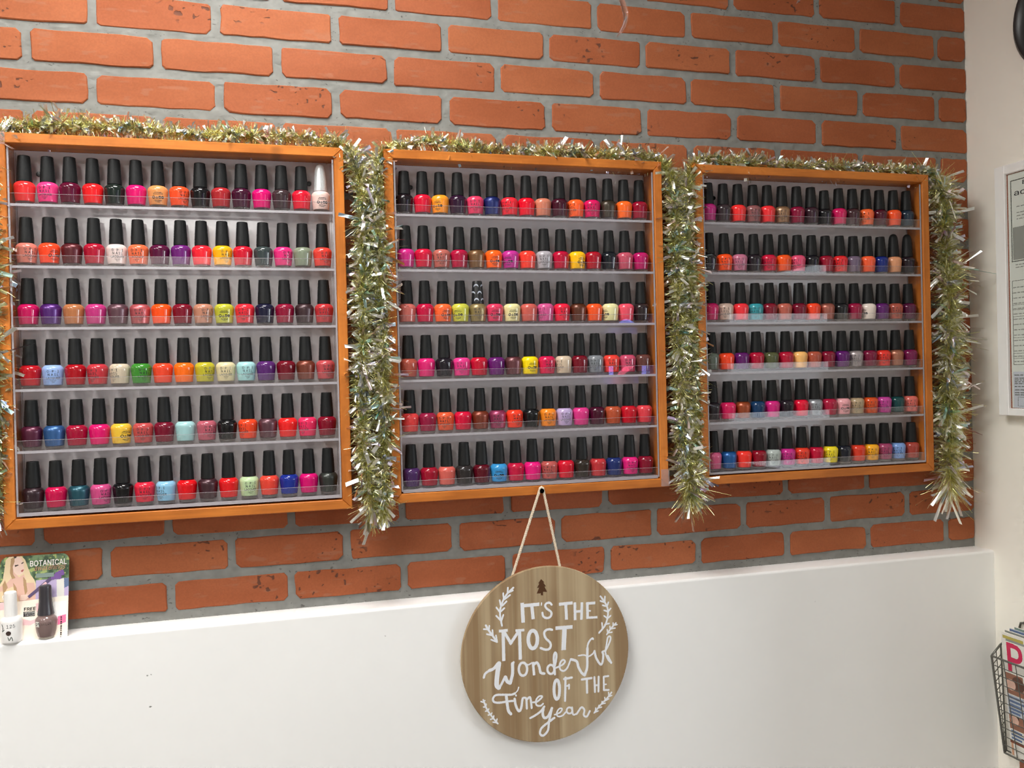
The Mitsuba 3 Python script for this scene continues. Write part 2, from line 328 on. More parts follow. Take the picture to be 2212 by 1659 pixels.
for c, (x, z, w, h) in enumerate(CABS):
    X, Z = x + w, z + h; g = 0.0002
    t = thing('wooden_frame', ('honey brown wooden box frame of the left polish rack, beside the cut picture edge', 'honey brown wooden box frame in the middle, round wooden sign hung from its bottom rail', 'honey brown wooden box frame of the right polish rack, next to the cream wall')[c], 'frame', 'wooden frames on the brick wall')
    part(t, 'top_rail', rail([(x, Z), (X, Z), (X - TW - g, Z - TW), (x + TW + g, Z - TW)], YF, YK), 'm_wood_x')
    part(t, 'bottom_rail', rail([(x, z), (X, z), (X - TW - g, z + TW), (x + TW + g, z + TW)], YF, YK), 'm_wood_x')
    part(t, 'stile', rail([(x, z + g), (x + TW, z + TW + g), (x + TW, Z - TW - g), (x, Z - g)], YF, YK), 'm_wood_z')
    part(t, 'stile', rail([(X, z + g), (X - TW, z + TW + g), (X - TW, Z - TW - g), (X, Z - g)], YF, YK), 'm_wood_z')
    if c == 1:
        nl = lathe([(0, 0), (.0022, 0), (.0022, .0075), (.0042, .0078), (.0046, .0088), (.0036, .0100), (0, .0104)], 14); v = np.array(nl.vertices)
        nl = trimesh.Trimesh(np.stack([v[:, 0] + 0.9568, YF - v[:, 2] + 0.001, v[:, 1] + 1.2725], 1), nl.faces[:, ::-1], process=False)
        part(t, 'nail', nl, 'm_metal', 30, 'silver nail head')
    # rack: clear side panels, pale back panel, six shelves each with a front lip
    r = thing('acrylic_rack', 'clear acrylic six-shelf polish rack with pale back, inside the %s wooden frame' % SIDE[c], 'display rack', 'acrylic racks')
    a, b = x + TW + .0012, X - TW - .0012; zb, zt = z + TW + .0035, Z - TW - .0045; yf, yb = -0.0575, -0.0125
    part(r, 'back_panel', bx(a, b, yb, yb + .003, zb, zt + .004), 'm_back_panel', label='pale lilac grey back panel')
    def sheet(v): return (np.array(v), np.array([[0, 1, 2], [0, 2, 3]]))
    for s, xx in ((1, a), (-1, b)):
        xi = xx + s * .0030
        p = part(r, 'side_panel', sheet([[xi, yf, zb], [xi, yb, zb], [xi, yb, zt], [xi, yf, zt]]), 'm_acrylic')
        part(p, 'edge', bx(min(xx, xi), max(xx, xi) , yf - .0005, yf + .001, zb, zt), 'm_acrylic_edge')
        part(p, 'edge', bx(xi - .0006, xi + .0006, yb - .001, yb - .0001, zb, zt), 'm_acrylic_edge')
    a2, b2 = a + .0031, b - .0031
    for k in range(6):
        zs = shelf_z(k); zl = zs + .0172
        p = part(r, 'shelf', sheet([[a2, yf + .002, zs], [b2, yf + .002, zs], [b2, yb, zs], [a2, yb, zs]]), 'm_acrylic')
        part(p, 'lip', sheet([[a2, yf + .002, zs - .0045], [b2, yf + .002, zs - .0045], [b2, yf + .002, zl], [a2, yf + .002, zl]]), 'm_acrylic')
        part(p, 'lip_edge', bx(a2, b2, yf + .0013, yf + .0030, zl, zl + .00045), 'm_acrylic_edge')
        part(p, 'front_edge', bx(a2, b2, yf + .0005, yf + .0028, zs - .0050, zs - .0005), 'm_acrylic_edge')
    part(r, 'base', bx(a2, b2, yf, yb, zb, zb + .003), 'm_acrylic_edge')
    for sx in ((a + .039, b - .0435) if c < 2 else (a + .050,)):
        hd = lathe([(0, 0), (.0046, 0), (.0046, .0012), (.0038, .0024), (0, .0028)], 16); v = np.array(hd.vertices)
        part(r, 'screw', trimesh.Trimesh(np.stack([v[:, 0] + sx, yb - v[:, 2], v[:, 1] + shelf_z(0) + .0605], 1), hd.faces[:, ::-1], process=False), 'm_black', 30, 'black screw head')

# ------------------------------------------------------------------ nail polish bottles
MM = 0.001
BODY = [(14.62, 5.3), (14.85, 6.6), (15.45, 12), (16.15, 18), (16.85, 24), (17.35, 29), (17.5, 31.5), (17.3, 33.6), (16.5, 35.8), (15.2, 37.6), (13.4, 39.2), (11.2, 40.6), (10.4, 41.4)]
def body_r(z): return np.interp(z, [p[1] for p in BODY], [p[0] for p in BODY])
POLISH = lathe([(0, 4.3 * MM), (8 * MM, 4.45 * MM), (12.5 * MM, 4.8 * MM)] + [(r * MM, z * MM) for r, z in BODY] + [(0, 41.4 * MM)], 30)
BASE = lathe([(0, .1 * MM), (12.6 * MM, .1 * MM), (13.7 * MM, .5 * MM), (14.1 * MM, 1.4 * MM), (14.60 * MM, 5.2 * MM), (12.5 * MM, 4.7 * MM), (8 * MM, 4.35 * MM), (0, 4.2 * MM)], 26)
def cap_prof(top): return [(0, 41.0), (12.2, 41.0), (12.3, 41.8), (12.15, 46), (11.8, 54), (11.35, 62), (10.85, 70), (10.3, 78)] + top
CAP = lathe([(r * MM, z * MM) for r, z in cap_prof([(9.75, 84.6), (9.5, 85.5), (8.9, 86.0), (0, 86.2)])], 26)
CAP_ROUND = lathe([(r * MM, z * MM) for r, z in cap_prof([(9.6, 83), (8.6, 87), (7.0, 90), (4.6, 92.3), (2.2, 93.3), (0, 93.5)])], 26)
def wrap(u, v, h):
    """mm on the bottle's front -> metres around its body"""
    r = body_r(v) + h; a = u / body_r(v)
    return np.stack([r * np.sin(a), -r * np.cos(a), v], 1) * MM
def front_print():
    ms = [text_flat('O', 4.0, wrap, -8.2, 27.2, .12, True, center=True), text_flat('P', 4.0, wrap, 0, 27.2, .12, True, center=True), text_flat('I', 4.0, wrap, 8.2, 27.2, .12, True, center=True)]
    ms += [text_flat('N A I L', 4.0, wrap, 0, 21.4, .12, True, center=True), text_flat('LACQUER', 3.9, wrap, 0, 15.6, .12, True, 0.92, center=True)]
    ms += [flat_print(Point(u, 29.2).buffer(.45, 3), wrap, .08, .05) for u in (-4.1, 4.1)]
    for z, w in ((13.0, 10.0), (11.3, 6.5), (9.4, 4.0)): ms.append(strip(-w / 2, w / 2, z, z + .6))
    return join(ms)
def strip(u0, u1, v0, v1):
    n = 6; u = np.linspace(u0, u1, n); p = np.vstack([wrap(u, np.full(n, v0), .12), wrap(u, np.full(n, v1), .12)])
    f = [q for i in range(n - 1) for q in ((i, i + 1, n + i + 1), (i, n + i + 1, n + i))]
    return trimesh.Trimesh(p, np.array(f), process=False)
def back_print():
    ms = [strip(-6, 6, 26.6, 27.3), strip(-8, 8, 24.9, 25.6), strip(-8.5, 8.5, 23.2, 23.9), strip(-6.5, 6.5, 12.6, 13.4), strip(-5.5, 5.5, 10.9, 11.6), strip(-3, 3, 9.4, 10.0)]
    icons = [Point(-7.4, 18.2).buffer(2.8, 8).difference(Point(-7.4, 18.4).buffer(1.5, 6)), Polygon([(-4.1, 15.7), (.1, 15.7), (-2.0, 20.6)]).difference(Polygon([(-2.9, 16.7), (-1.1, 16.7), (-2.0, 18.8)])), sbox(1.0, 15.7, 4.6, 20.6).difference(sbox(1.9, 16.9, 3.7, 18.8)), Point(7.6, 18.2).buffer(2.5, 6).difference(sbox(6.8, 17.6, 8.4, 18.4))]
    ms.append(flat_print(unary_union(icons), wrap, .08, .05))
    return join(ms)
FRONT, BACK = front_print(), back_print()
SH = {}
def shared(key, mesh, bsdf, smooth): 
    if key not in SH: SH[key] = mikit.ply(mesh, bsdf, smooth)
    return SH[key]
# colour name, sRGB as it looks in the photo, s = shimmer finish; one row per shelf, top shelf first
ROWS = [
# left rack
"""coral red 225 50 50|hot pink 232 60 125|dark berry 85 10 40|bright red 235 30 35|black green 24 34 30|magenta 220 20 105|peach orange 225 150 90|orange red 240 80 40|black 15 15 17|brick red 168 40 45|dark plum 60 15 40|hot magenta 220 15 110|dark taupe 60 45 48|cherry red 220 25 50|pale pink 235 205 195""",
"""dusty salmon 205 120 105|orange red 245 70 35|maroon shimmer 95 20 30 s|dark red 170 15 45|pinkish white 228 208 202|coral orange 230 105 65|deep plum 80 10 50|purple 105 30 110|bright red 240 35 50|yellow 250 180 20|crimson 205 20 45|charcoal 55 65 65|pink 228 45 120|sage grey 130 140 118|coral red 225 65 55""",
"""raspberry 190 15 85|violet 85 25 120 s|caramel bronze 178 112 70|orchid pink 190 50 120|mauve brown 105 70 80 s|rose shimmer 205 95 100 s|orange 248 80 20|dark cherry 120 10 35|tan beige 190 130 105|lime yellow 190 190 55|coral red 228 40 55|midnight navy 22 22 48|wine red 140 15 50|plum brown 65 40 45 s|brick rose 190 50 55""",
"""red 180 15 30|light blue 150 180 230|deep red 165 10 25|rose red 190 50 60|beige 205 190 165|green 60 135 45|orange red 235 70 40|orange 250 110 20|olive yellow 190 180 45|cream 225 210 165|pale aqua 165 215 215|purple 85 35 105|dark burgundy 110 5 30|copper brown 130 60 40 s|dusty rose 190 75 80""",
"""dark plum 90 20 55 s|steel blue 50 100 160 s|crimson 160 15 50|hot pink 222 20 105|golden yellow 240 195 60|rose 190 75 75|burgundy 115 15 40|pale aqua 165 210 210|dusty pink 185 90 105|black 16 16 18|orange red 238 70 35|mauve brown 100 60 70 s|bright red 238 35 35|bright pink 235 45 95|dark crimson 125 8 35""",
"""dark aubergine 50 25 35 s|raspberry 200 15 75|teal 25 85 100 s|pink 205 75 130|black 14 14 16|pinkish red 222 40 65|sky blue 140 195 225|red 225 15 25|plum brown 70 35 45 s|bright red 225 25 30|pale green 190 215 165|coral red 232 70 55|royal blue 25 45 140|magenta 215 10 110|charcoal shimmer 50 55 50 s""",
# middle rack
"""black 20 15 20|red 205 20 50|orange 248 150 40|dark aubergine 40 15 40|rose 215 60 95|cobalt blue 10 30 100 s|coral red 230 40 55|bright red 220 15 40|tan pink 200 120 95|dark maroon 60 12 30|orange red 250 95 40|magenta 210 20 90|dark olive 60 50 35 s|orange 250 105 35|dark crimson 140 5 40""",
"""magenta 200 35 125|crimson 195 20 55|dusty salmon 175 95 85|raspberry 165 15 55|bronze brown 120 85 50 s|orange 250 95 25|orchid 185 45 140|coral red 238 60 45|silver grey 170 165 170|deep crimson 180 10 50|yellow 250 190 20|red 165 15 35|teal black 15 22 28|rose pink 190 80 100|magenta 180 20 95""",
"""dusty salmon 200 105 95|raspberry 185 15 60|coral orange 240 100 50|lime yellow 195 195 70|khaki gold 150 130 85 s|rose pink 210 55 90|cream 225 215 155|dusty coral 195 90 80|pink 205 85 140|red 225 30 60|bronze brown 95 45 20 s|orange 240 85 35|pale cream 228 222 165|coral pink 230 80 100|blackish brown 40 30 32""",
"""terracotta 170 80 65|hot pink 215 35 110|black 25 20 28|pink 225 55 130|red 185 15 45|purple 95 25 100|mauve brown 105 55 60 s|bright yellow 245 215 15|crimson pink 205 25 75|beige 205 185 160|dark red 110 10 30|grey 125 130 135|coral red 232 65 55|rose 195 75 105|brown 95 55 50""",
"""coral 220 65 65|rose burgundy 140 25 60|coral orange 215 85 50|crimson 200 15 55|rust brown 125 50 25 s|mauve pink 160 55 95 s|orange red 235 60 35|black 14 16 18|orange 240 135 35|lavender 185 165 205|pink 215 55 130|dark plum 65 10 35|terracotta 180 80 50|red 195 20 40|coral pink 220 65 75""",
"""dark purple 70 40 90|dark red 150 15 40|salmon 205 95 85|blackish brown 42 38 38|dark maroon 85 8 25|bright blue 55 145 205|crimson 190 20 60|hot pink 225 25 120|dusty rose 180 85 80|red 205 20 45|dark olive brown 45 38 32|rose red 185 50 55|navy blue 30 45 100|bright pink 222 35 120|wine red 125 15 40""",
# right rack
"""magenta 170 30 110|blackish brown 48 38 42|coral red 228 45 45|mauve brown 130 80 80|coral 225 45 50|taupe bronze 145 110 80 s|wine red 125 15 50|dark plum 50 28 38|black 22 22 25|magenta pink 195 20 85|plum brown 60 35 40|orange 240 100 50|dark burgundy 70 10 30|orange red 240 80 35|dark teal 22 40 55""",
"""black 25 25 28|orange red 238 75 25|mauve pink 180 105 130|plum black 28 22 28|crimson 190 20 55|orange 230 80 25|pink 215 75 110|black 20 20 25|dark crimson 140 15 40|red 215 35 40|grey violet 105 90 110|coral orange 240 90 50|navy blue 15 35 110|peach 210 145 105|brown black 28 18 25""",
"""magenta 185 20 90|tan pink 190 165 150|coral red 228 45 55|turquoise 50 140 150|maroon 115 15 35|terracotta 175 90 75|dark maroon 105 10 35|orange red 232 65 35|copper brown 160 90 75 s|black 20 22 24|crimson 140 15 55|off white 225 212 200|purple 85 25 95|rust 165 80 65|plum 75 15 50""",
"""grey green 85 95 85|orange red 228 65 30|purple 85 20 90|crimson 160 12 45|olive green 75 80 50|deep red 165 15 45|peach 240 180 105|terracotta 160 75 55|maroon 120 12 40|violet 85 20 95|silver glitter 165 155 155 s|dark maroon 110 15 50|red orange 218 50 40|tan copper 165 105 80 s|plum magenta 105 15 65""",
"""charcoal black 35 32 38|hot pink 210 30 90|copper 150 65 25 s|navy teal 15 50 85|magenta pink 195 30 115|plum black 30 22 30|red 215 15 50|silver 150 155 160 s|crimson 160 20 55|pale pink 220 155 160|tan beige 165 145 115|burnt orange 205 75 30|orchid 180 60 140|dark teal 15 60 62|salmon 205 100 90""",
"""rose pink 190 85 120|blue 15 85 150 s|red orange 230 50 40|maroon 125 8 30|pale grey green 165 175 170|orchid pink 185 40 125|orange red 215 55 35|crimson 175 15 50|yellow 225 205 35|navy black 22 25 35|red 205 55 35|golden yellow 235 165 30|mauve 150 60 95|periwinkle blue 115 150 205|brick rose 155 60 50"""]
# prints that show: (rack, shelf, bottle): 'f' brand side or 'b' back text, turned by degrees to the right
PR = """0 0 f2-20 b7+0 f8+35 b15+10;0 1 f1+20 b2+30 f5+5 f6-10 f10+25 f13+35 f15+25;0 2 f6+0 f9+25 b10+0 f11-10 f15+0;0 3 f2+0 f4-35 f5-45 f6+20 f9+30 f10+0 f11+10 f15+20;0 4 b5+30 f6-5 f9+20 f11-40 f14-35;0 5 f4+30 f6+0 f7-40 f11+8;
1 0 b3-20 f5+0 f7-20 f11-35 f12+0;1 1 f3+0 b6+10 b7-20 f9+0 b11+40;1 2 b3+25 b4-20 f5+10 b6+5 b7+10 f9-35 f10+25 b13-45;1 3 f4+0 b8+22 f9+25 f10-40 f12+0 f13+15 f14+20;1 4 f3-10 f6+5 f7+25 f9+10 f10+15;1 5 b6+0 f9-10 f14+20;
2 0 f4+20 f6+0 f12-10;2 1 f2+10 f3+0 f5+0 f7-20 f10-10;2 2 f2-5 f4+0 b12-40 f14+15;2 3 f11+0 f13+10;2 4 f8+10 b10+25 f11+0 f12+10 f13+0 f15+10;2 5 f5+0 f6+0 f7+0 f9+0 f12+10 f13+5 f14+0"""
PRINTS = {}
for row in PR.replace('\n', '').split(';'):
    a, b, *items = row.split()
    for it in items:
        k = 1 + min([it[1:].find(ch) for ch in '+-' if it[1:].find(ch) >= 0])
        PRINTS[int(a), int(b), int(it[1:k]) - 1] = (it[0], float(it[k:]))
XB = [(0.0369, 0.03610), (0.7010, 0.03540), (1.3570, 0.03620)]   # first bottle's place and the pitch, per rack
ORD = 'first second third fourth fifth sixth seventh eighth ninth tenth eleventh twelfth thirteenth fourteenth fifteenth'.split()
SHELF = 'top second third fourth fifth bottom'.split()
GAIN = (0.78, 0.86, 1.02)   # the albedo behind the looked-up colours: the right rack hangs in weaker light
rn = np.random.default_rng(5)
def cap_lattice(p, n, uv):
    a, b = (p.x - 0.539) * 420 + (p.z) * 300, (p.x - 0.539) * 420 - p.z * 300
    f = lambda t: dr.abs(t - dr.floor(t) - 0.5)
    return dr.select((f(a) > 0.34) | (f(b) > 0.34), mi.Color3f(0.72, 0.74, 0.74), mi.Color3f(0.40, 0.42, 0.43))
mat('m_cap_silver', principled(mikit.proc(cap_lattice), 0.3, 0.3, 0.5))
def cap_crescents(p, n, uv):
    u, w = (p.x - 0.845) * 75.0, (p.z - 1.648) * 72.0
    row = dr.floor(w); u = u + 0.5 * (row - 2 * dr.floor(row / 2)); u, w = u - dr.floor(u) - 0.5, w - row - 0.5
    d1, d2 = dr.sqrt(u * u + w * w), dr.sqrt(u * u + (w + 0.18) * (w + 0.18))
    return dr.select((d1 < 0.33) & (d2 > 0.30), mi.Color3f(0.42, 0.45, 0.52), mi.Color3f(0.012, 0.012, 0.013))
mat('m_cap_print', principled(mikit.proc(cap_crescents), 0.3, 0.0, 0.5))
for c in range(3):
    for k in range(6):
        for i, s in enumerate(ROWS[c * 6 + k].split('|')):
            w = s.split(); shim = w[-1] == 's'
            if shim: w = w[:-1]
            name, col = ' '.join(w[:-3]), [int(v) for v in w[-3:]]
            special = {(0, 0, 14): 'silver patterned cap', (1, 2, 4): 'crescent-printed black cap', (2, 1, 13): 'round-topped cap', (2, 1, 14): 'round-topped cap'}.get((c, k, i), 'black cap')
            t = thing('nail_polish_bottle', '%s nail polish bottle, %s, %s from left on %s shelf, %s rack' % (name, special, ORD[i], SHELF[k], SIDE[c]), 'nail polish', 'nail polish bottles in the %s rack' % SIDE[c])
            x = XB[c][0] + XB[c][1] * i + rn.normal(0, 0.00022); y = -0.0345 + rn.normal(0, 0.0006); hs = 1.0 + rn.normal(0, 0.004)
            if (c, k, i) == (2, 0, 8): hs = 0.93
            tw = T().translate([x, y, shelf_z(k) + 0.0003]).scale([1, 1, hs])
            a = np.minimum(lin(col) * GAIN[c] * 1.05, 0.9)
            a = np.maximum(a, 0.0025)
            m = POLISH
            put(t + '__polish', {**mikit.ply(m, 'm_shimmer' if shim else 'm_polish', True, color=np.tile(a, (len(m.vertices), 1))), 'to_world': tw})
            put(t + '__glass_base', {**shared('base', BASE, 'm_glass', 35), 'to_world': tw})
            cap = ('capr', CAP_ROUND, 'm_cap') if special[0] == 'r' else ('caps', CAP_ROUND, 'm_cap_silver') if special[0] == 's' else ('capp', CAP, 'm_cap_print') if special[0] == 'c' else ('cap', CAP, 'm_cap')
            put(t + '__cap', {**shared(cap[0], cap[1], cap[2], 40), 'to_world': tw}, {'s': 'silver cap with a lattice pattern', 'c': 'black cap printed with grey crescents', 'r': 'black cap with a round top', 'b': None}[special[0]])
            if (c, k, i) in PRINTS:
                kind, ang = PRINTS[c, k, i]
                face = math.degrees(math.atan2(x - 0.4484, 1.708))   # the bottle turned by hand, so its print looks out at this angle
                put(t + '__print', {**shared(kind, FRONT if kind == 'f' else BACK, 'm_print', False), 'to_world': tw @ T().rotate([0, 0, 1], ang - face)})

# ------------------------------------------------------------------ tinsel garlands
PATHS = [
[(-0.019, -0.06, 1.282), (-0.013, -0.06, 1.376), (-0.011, -0.06, 1.455), (-0.013, -0.06, 1.534), (-0.014, -0.06, 1.652), (-0.012, -0.06, 1.77), (-0.010, -0.06, 1.865), (-0.006, -0.05, 1.931), (0.009, -0.036, 1.958), (0.045, -0.036, 1.963), (0.111, -0.036, 1.969), (0.186, -0.036, 1.971), (0.263, -0.036, 1.968), (0.343, -0.036, 1.967), (0.424, -0.036, 1.969), (0.508, -0.036, 1.967), (0.568, -0.036, 1.961), (0.597, -0.045, 1.94), (0.612, -0.055, 1.89), (0.619, -0.06, 1.828), (0.619, -0.06, 1.74), (0.615, -0.06, 1.652), (0.610, -0.06, 1.564), (0.608, -0.06, 1.477), (0.608, -0.06, 1.389), (0.614, -0.065, 1.31), (0.621, -0.07, 1.249)],
[(0.642, -0.07, 1.246), (0.644, -0.065, 1.308), (0.647, -0.06, 1.387), (0.648, -0.06, 1.476), (0.648, -0.06, 1.564), (0.650, -0.06, 1.652), (0.647, -0.06, 1.74), (0.644, -0.06, 1.829), (0.648, -0.055, 1.9), (0.663, -0.045, 1.946), (0.71, -0.036, 1.966), (0.747, -0.036, 1.974), (0.821, -0.036, 1.965), (0.916, -0.036, 1.964), (1.014, -0.036, 1.967), (1.115, -0.036, 1.964), (1.219, -0.036, 1.960), (1.249, -0.045, 1.948), (1.264, -0.055, 1.906), (1.268, -0.055, 1.847), (1.267, -0.055, 1.75), (1.270, -0.055, 1.653), (1.272, -0.055, 1.555), (1.275, -0.055, 1.458), (1.278, -0.055, 1.36), (1.281, -0.06, 1.282), (1.281, -0.065, 1.242)],
[(1.291, -0.065, 1.247), (1.299, -0.06, 1.31), (1.299, -0.055, 1.408), (1.300, -0.055, 1.506), (1.300, -0.055, 1.604), (1.297, -0.055, 1.702), (1.297, -0.055, 1.799), (1.297, -0.055, 1.877), (1.313, -0.045, 1.937), (1.351, -0.036, 1.963), (1.438, -0.036, 1.960), (1.552, -0.036, 1.960), (1.671, -0.036, 1.961), (1.793, -0.036, 1.960), (1.9, -0.036, 1.960), (1.932, -0.045, 1.948), (1.952, -0.05, 1.889), (1.960, -0.05, 1.793), (1.965, -0.05, 1.686), (1.965, -0.05, 1.578), (1.959, -0.05, 1.47), (1.956, -0.05, 1.384), (1.955, -0.05, 1.298), (1.954, -0.055, 1.234), (1.954, -0.055, 1.221)]]
def strips(P, Tn, s, n, length, width, r, R, curl, tail_at, colours, segs=2):
    """n foil strips from the core line, thrown outwards; returns (mesh, colours)"""
    i = np.clip(np.searchsorted(s, r.uniform(0, s[-1], n)), 1, len(s) - 1)
    base = P[i] + r.normal(0, 0.0012, (n, 3)); t = Tn[i]
    d = r.normal(0, 1, (n, 3)); d -= t * (d * t).sum(1, keepdims=True); d /= np.linalg.norm(d, axis=1, keepdims=True)
    lean = r.normal(0, 0.5, (n, 1)); end = np.minimum(s[i], s[-1] - s[i])[:, None]
    out = np.where((s[i] < s[-1] / 2)[:, None], -t, t)                       # at the two ends the fringe fans out past the core
    d = d + t * lean + out * np.clip(1.6 * (1 - end / 0.035), 0, 1.6); d /= np.linalg.norm(d, axis=1, keepdims=True)
    L = length * R[i] / 0.024 * np.where(r.random(n) < 0.10, r.uniform(1.1, 1.55, n), r.uniform(0.45, 1.1, n)); W = width * r.uniform(0.7, 1.25, n)
    side = np.cross(d, r.normal(0, 1, (n, 3))); side /= np.linalg.norm(side, axis=1, keepdims=True)
    nrm = np.cross(d, side); bend = r.normal(0, curl, n)
    verts = []; tw = r.normal(0, 0.8, n)
    for q in range(segs + 1):
        u = q / segs
        c = base + d * (L * u)[:, None] + nrm * (bend * L * u * u)[:, None]
        c[:, 2] -= 0.10 * L * u * u
        a = tw * u; sd = side * np.cos(a)[:, None] + nrm * np.sin(a)[:, None]
        verts += [c - sd * (W / 2)[:, None], c + sd * (W / 2)[:, None]]
    v = np.stack(verts, 1).reshape(-1, 3); k = 2 * (segs + 1)
    f = np.concatenate([np.array([[2 * q, 2 * q + 1, 2 * q + 3], [2 * q, 2 * q + 3, 2 * q + 2]]) for q in range(segs)])
    f = (f[None] + (np.arange(n) * k)[:, None, None]).reshape(-1, 3)
    v[:, 1] = np.minimum(v[:, 1], -0.0045)
    col = np.asarray(colours)[r.integers(len(colours), size=n)] * r.uniform(0.85, 1.1, (n, 1))
    return trimesh.Trimesh(v, f, process=False), np.clip(np.repeat(col, k, 0), 0, 0.97)
GOLD = [(0.72, 0.70, 0.29), (0.68, 0.67, 0.30), (0.82, 0.80, 0.42), (0.62, 0.61, 0.22)]
SILV = [(0.92, 0.92, 0.89), (0.88, 0.89, 0.83), (0.93, 0.92, 0.86)]
IRID = [(0.62, 0.78, 0.95), (0.80, 0.72, 0.92), (0.60, 0.86, 0.86), (0.92, 0.78, 0.80), (0.70, 0.74, 0.96)]
for c, path in enumerate(PATHS):
    rt = np.random.default_rng(31 + c)
    P = curve(path, 14); P = P + 0.003 * np.stack([meshkit.noise(P * 30, 5 + k) - 0.5 for k in range(3)], 1) * 2
    P[:, 2] -= 0.006 * np.clip((P[:, 2] - 1.93) / 0.02, 0, 1)
    seg = np.linalg.norm(np.diff(P, axis=0), axis=1); s = np.r_[0, np.cumsum(seg)]
    Tn = np.gradient(P, axis=0); Tn /= np.linalg.norm(Tn, axis=1, keepdims=True)
    top = np.clip((P[:, 2] - 1.93) / 0.02, 0, 1)                       # squashed on top of the frame, fuller where it hangs
    R = 0.0245 * (1 - 0.18 * top) * (0.70 + 0.60 * meshkit.noise(np.c_[s * 14, s * 0, s * 0], 3 + c))
    if c == 2: R = np.where(P[:, 0] > 1.94, R * 1.55, R)
    R = R * (1 + 0.55 * np.exp(-np.minimum(s, s[-1] - s) / 0.035))
    t = thing('tinsel_garland', ('gold and silver tinsel garland draped over the left wooden frame', 'gold and silver tinsel garland draped over the middle wooden frame', 'gold and silver tinsel garland draped over the right frame, bushy tail by the cream wall')[c], 'tinsel', 'tinsel garlands')
    part(t, 'core', tube(P[::3], 0.0016, 6), 'm_gold', True, color=np.tile((0.45, 0.40, 0.16), (len(P[::3]) * 6 + 2, 1)))
    m, col = strips(P, Tn, s, int(9500 * s[-1]), 0.0225, 0.00075, rt, R, 0.55, 0, GOLD, 3)
    part(t, 'gold_fringe', m, 'm_gold', False, kind='stuff', label='fine gold foil fringe', color=col)
    m, col = strips(P, Tn, s, int(1050 * s[-1]), 0.0300, 0.0062, rt, R, 0.35, 0, SILV, 2)
    part(t, 'silver_strips', m, 'm_silver', False, kind='stuff', label='wider silver foil strips', color=col)
    m, col = strips(P, Tn, s, int(380 * s[-1]), 0.0310, 0.0062, rt, R, 0.2, 0, IRID, 2)
    part(t, 'iridescent_strips', m, 'm_silver', False, kind='stuff', label='iridescent blue and pink foil strips', color=col)

# ------------------------------------------------------------------ round wooden sign
def sign_wood(p, n, uv):
    st = noise(p.x * 85, p.z * 1.2, 3.0); st2 = noise(p.x * 320, p.z * 3.0, 8.0); bl = fbm(p.x * 16, p.z * 9, 2.0, 3)
    c = mix((0.255, 0.165, 0.085), (0.43, 0.335, 0.205), smoothstep(0.2, 0.8, 0.55 * st + 0.15 * st2 + 0.3 * bl))
    edge = smoothstep(0.0, 0.10, dr.abs(noise(p.x * 85, 4.0, 4.0) - 0.5))
    return c * (0.90 + 0.10 * edge)
mat('m_sign_wood', principled(mikit.proc(sign_wood), 0.6, 0, 0.3))
mat('m_white_paint', principled(rgb((0.74, 0.76, 0.79)), 0.5, 0, 0.4))
mat('m_burnt', principled(rgb((0.075, 0.032, 0.013)), 0.8, 0, 0.2))
def rope_fn(p, n, uv): return mix((0.62, 0.50, 0.36), (0.80, 0.70, 0.56), noise(p.x * 500, p.z * 500, p.y * 500))
mat('m_rope', {'type': 'diffuse', 'reflectance': mikit.proc(rope_fn)})
SCX, SCZ, SR, SY = 0.957, 0.948, 0.1745, -0.0765
sg = thing('round_wooden_sign', 'round wooden sign with white hand lettering, hung by a rope over the white half wall', 'sign')
n = 96; prof = [(0, SY + .0085), (SR - .0008, SY + .0085), (SR, SY + .0077), (SR, SY + .0010), (SR - .0010, SY), (0, SY)]
bm = lathe([(r, -y) for r, y in prof], n); v = np.array(bm.vertices)
part(sg, 'board', trimesh.Trimesh(np.stack([v[:, 0] + SCX, -v[:, 2], v[:, 1] + SCZ], 1), bm.faces, process=False), 'm_sign_wood', 30, 'round stained wooden board')
def sign_frame(u, v, h): return np.stack([SCX + u / 1000, SY - h, SCZ + v / 1000], 1)
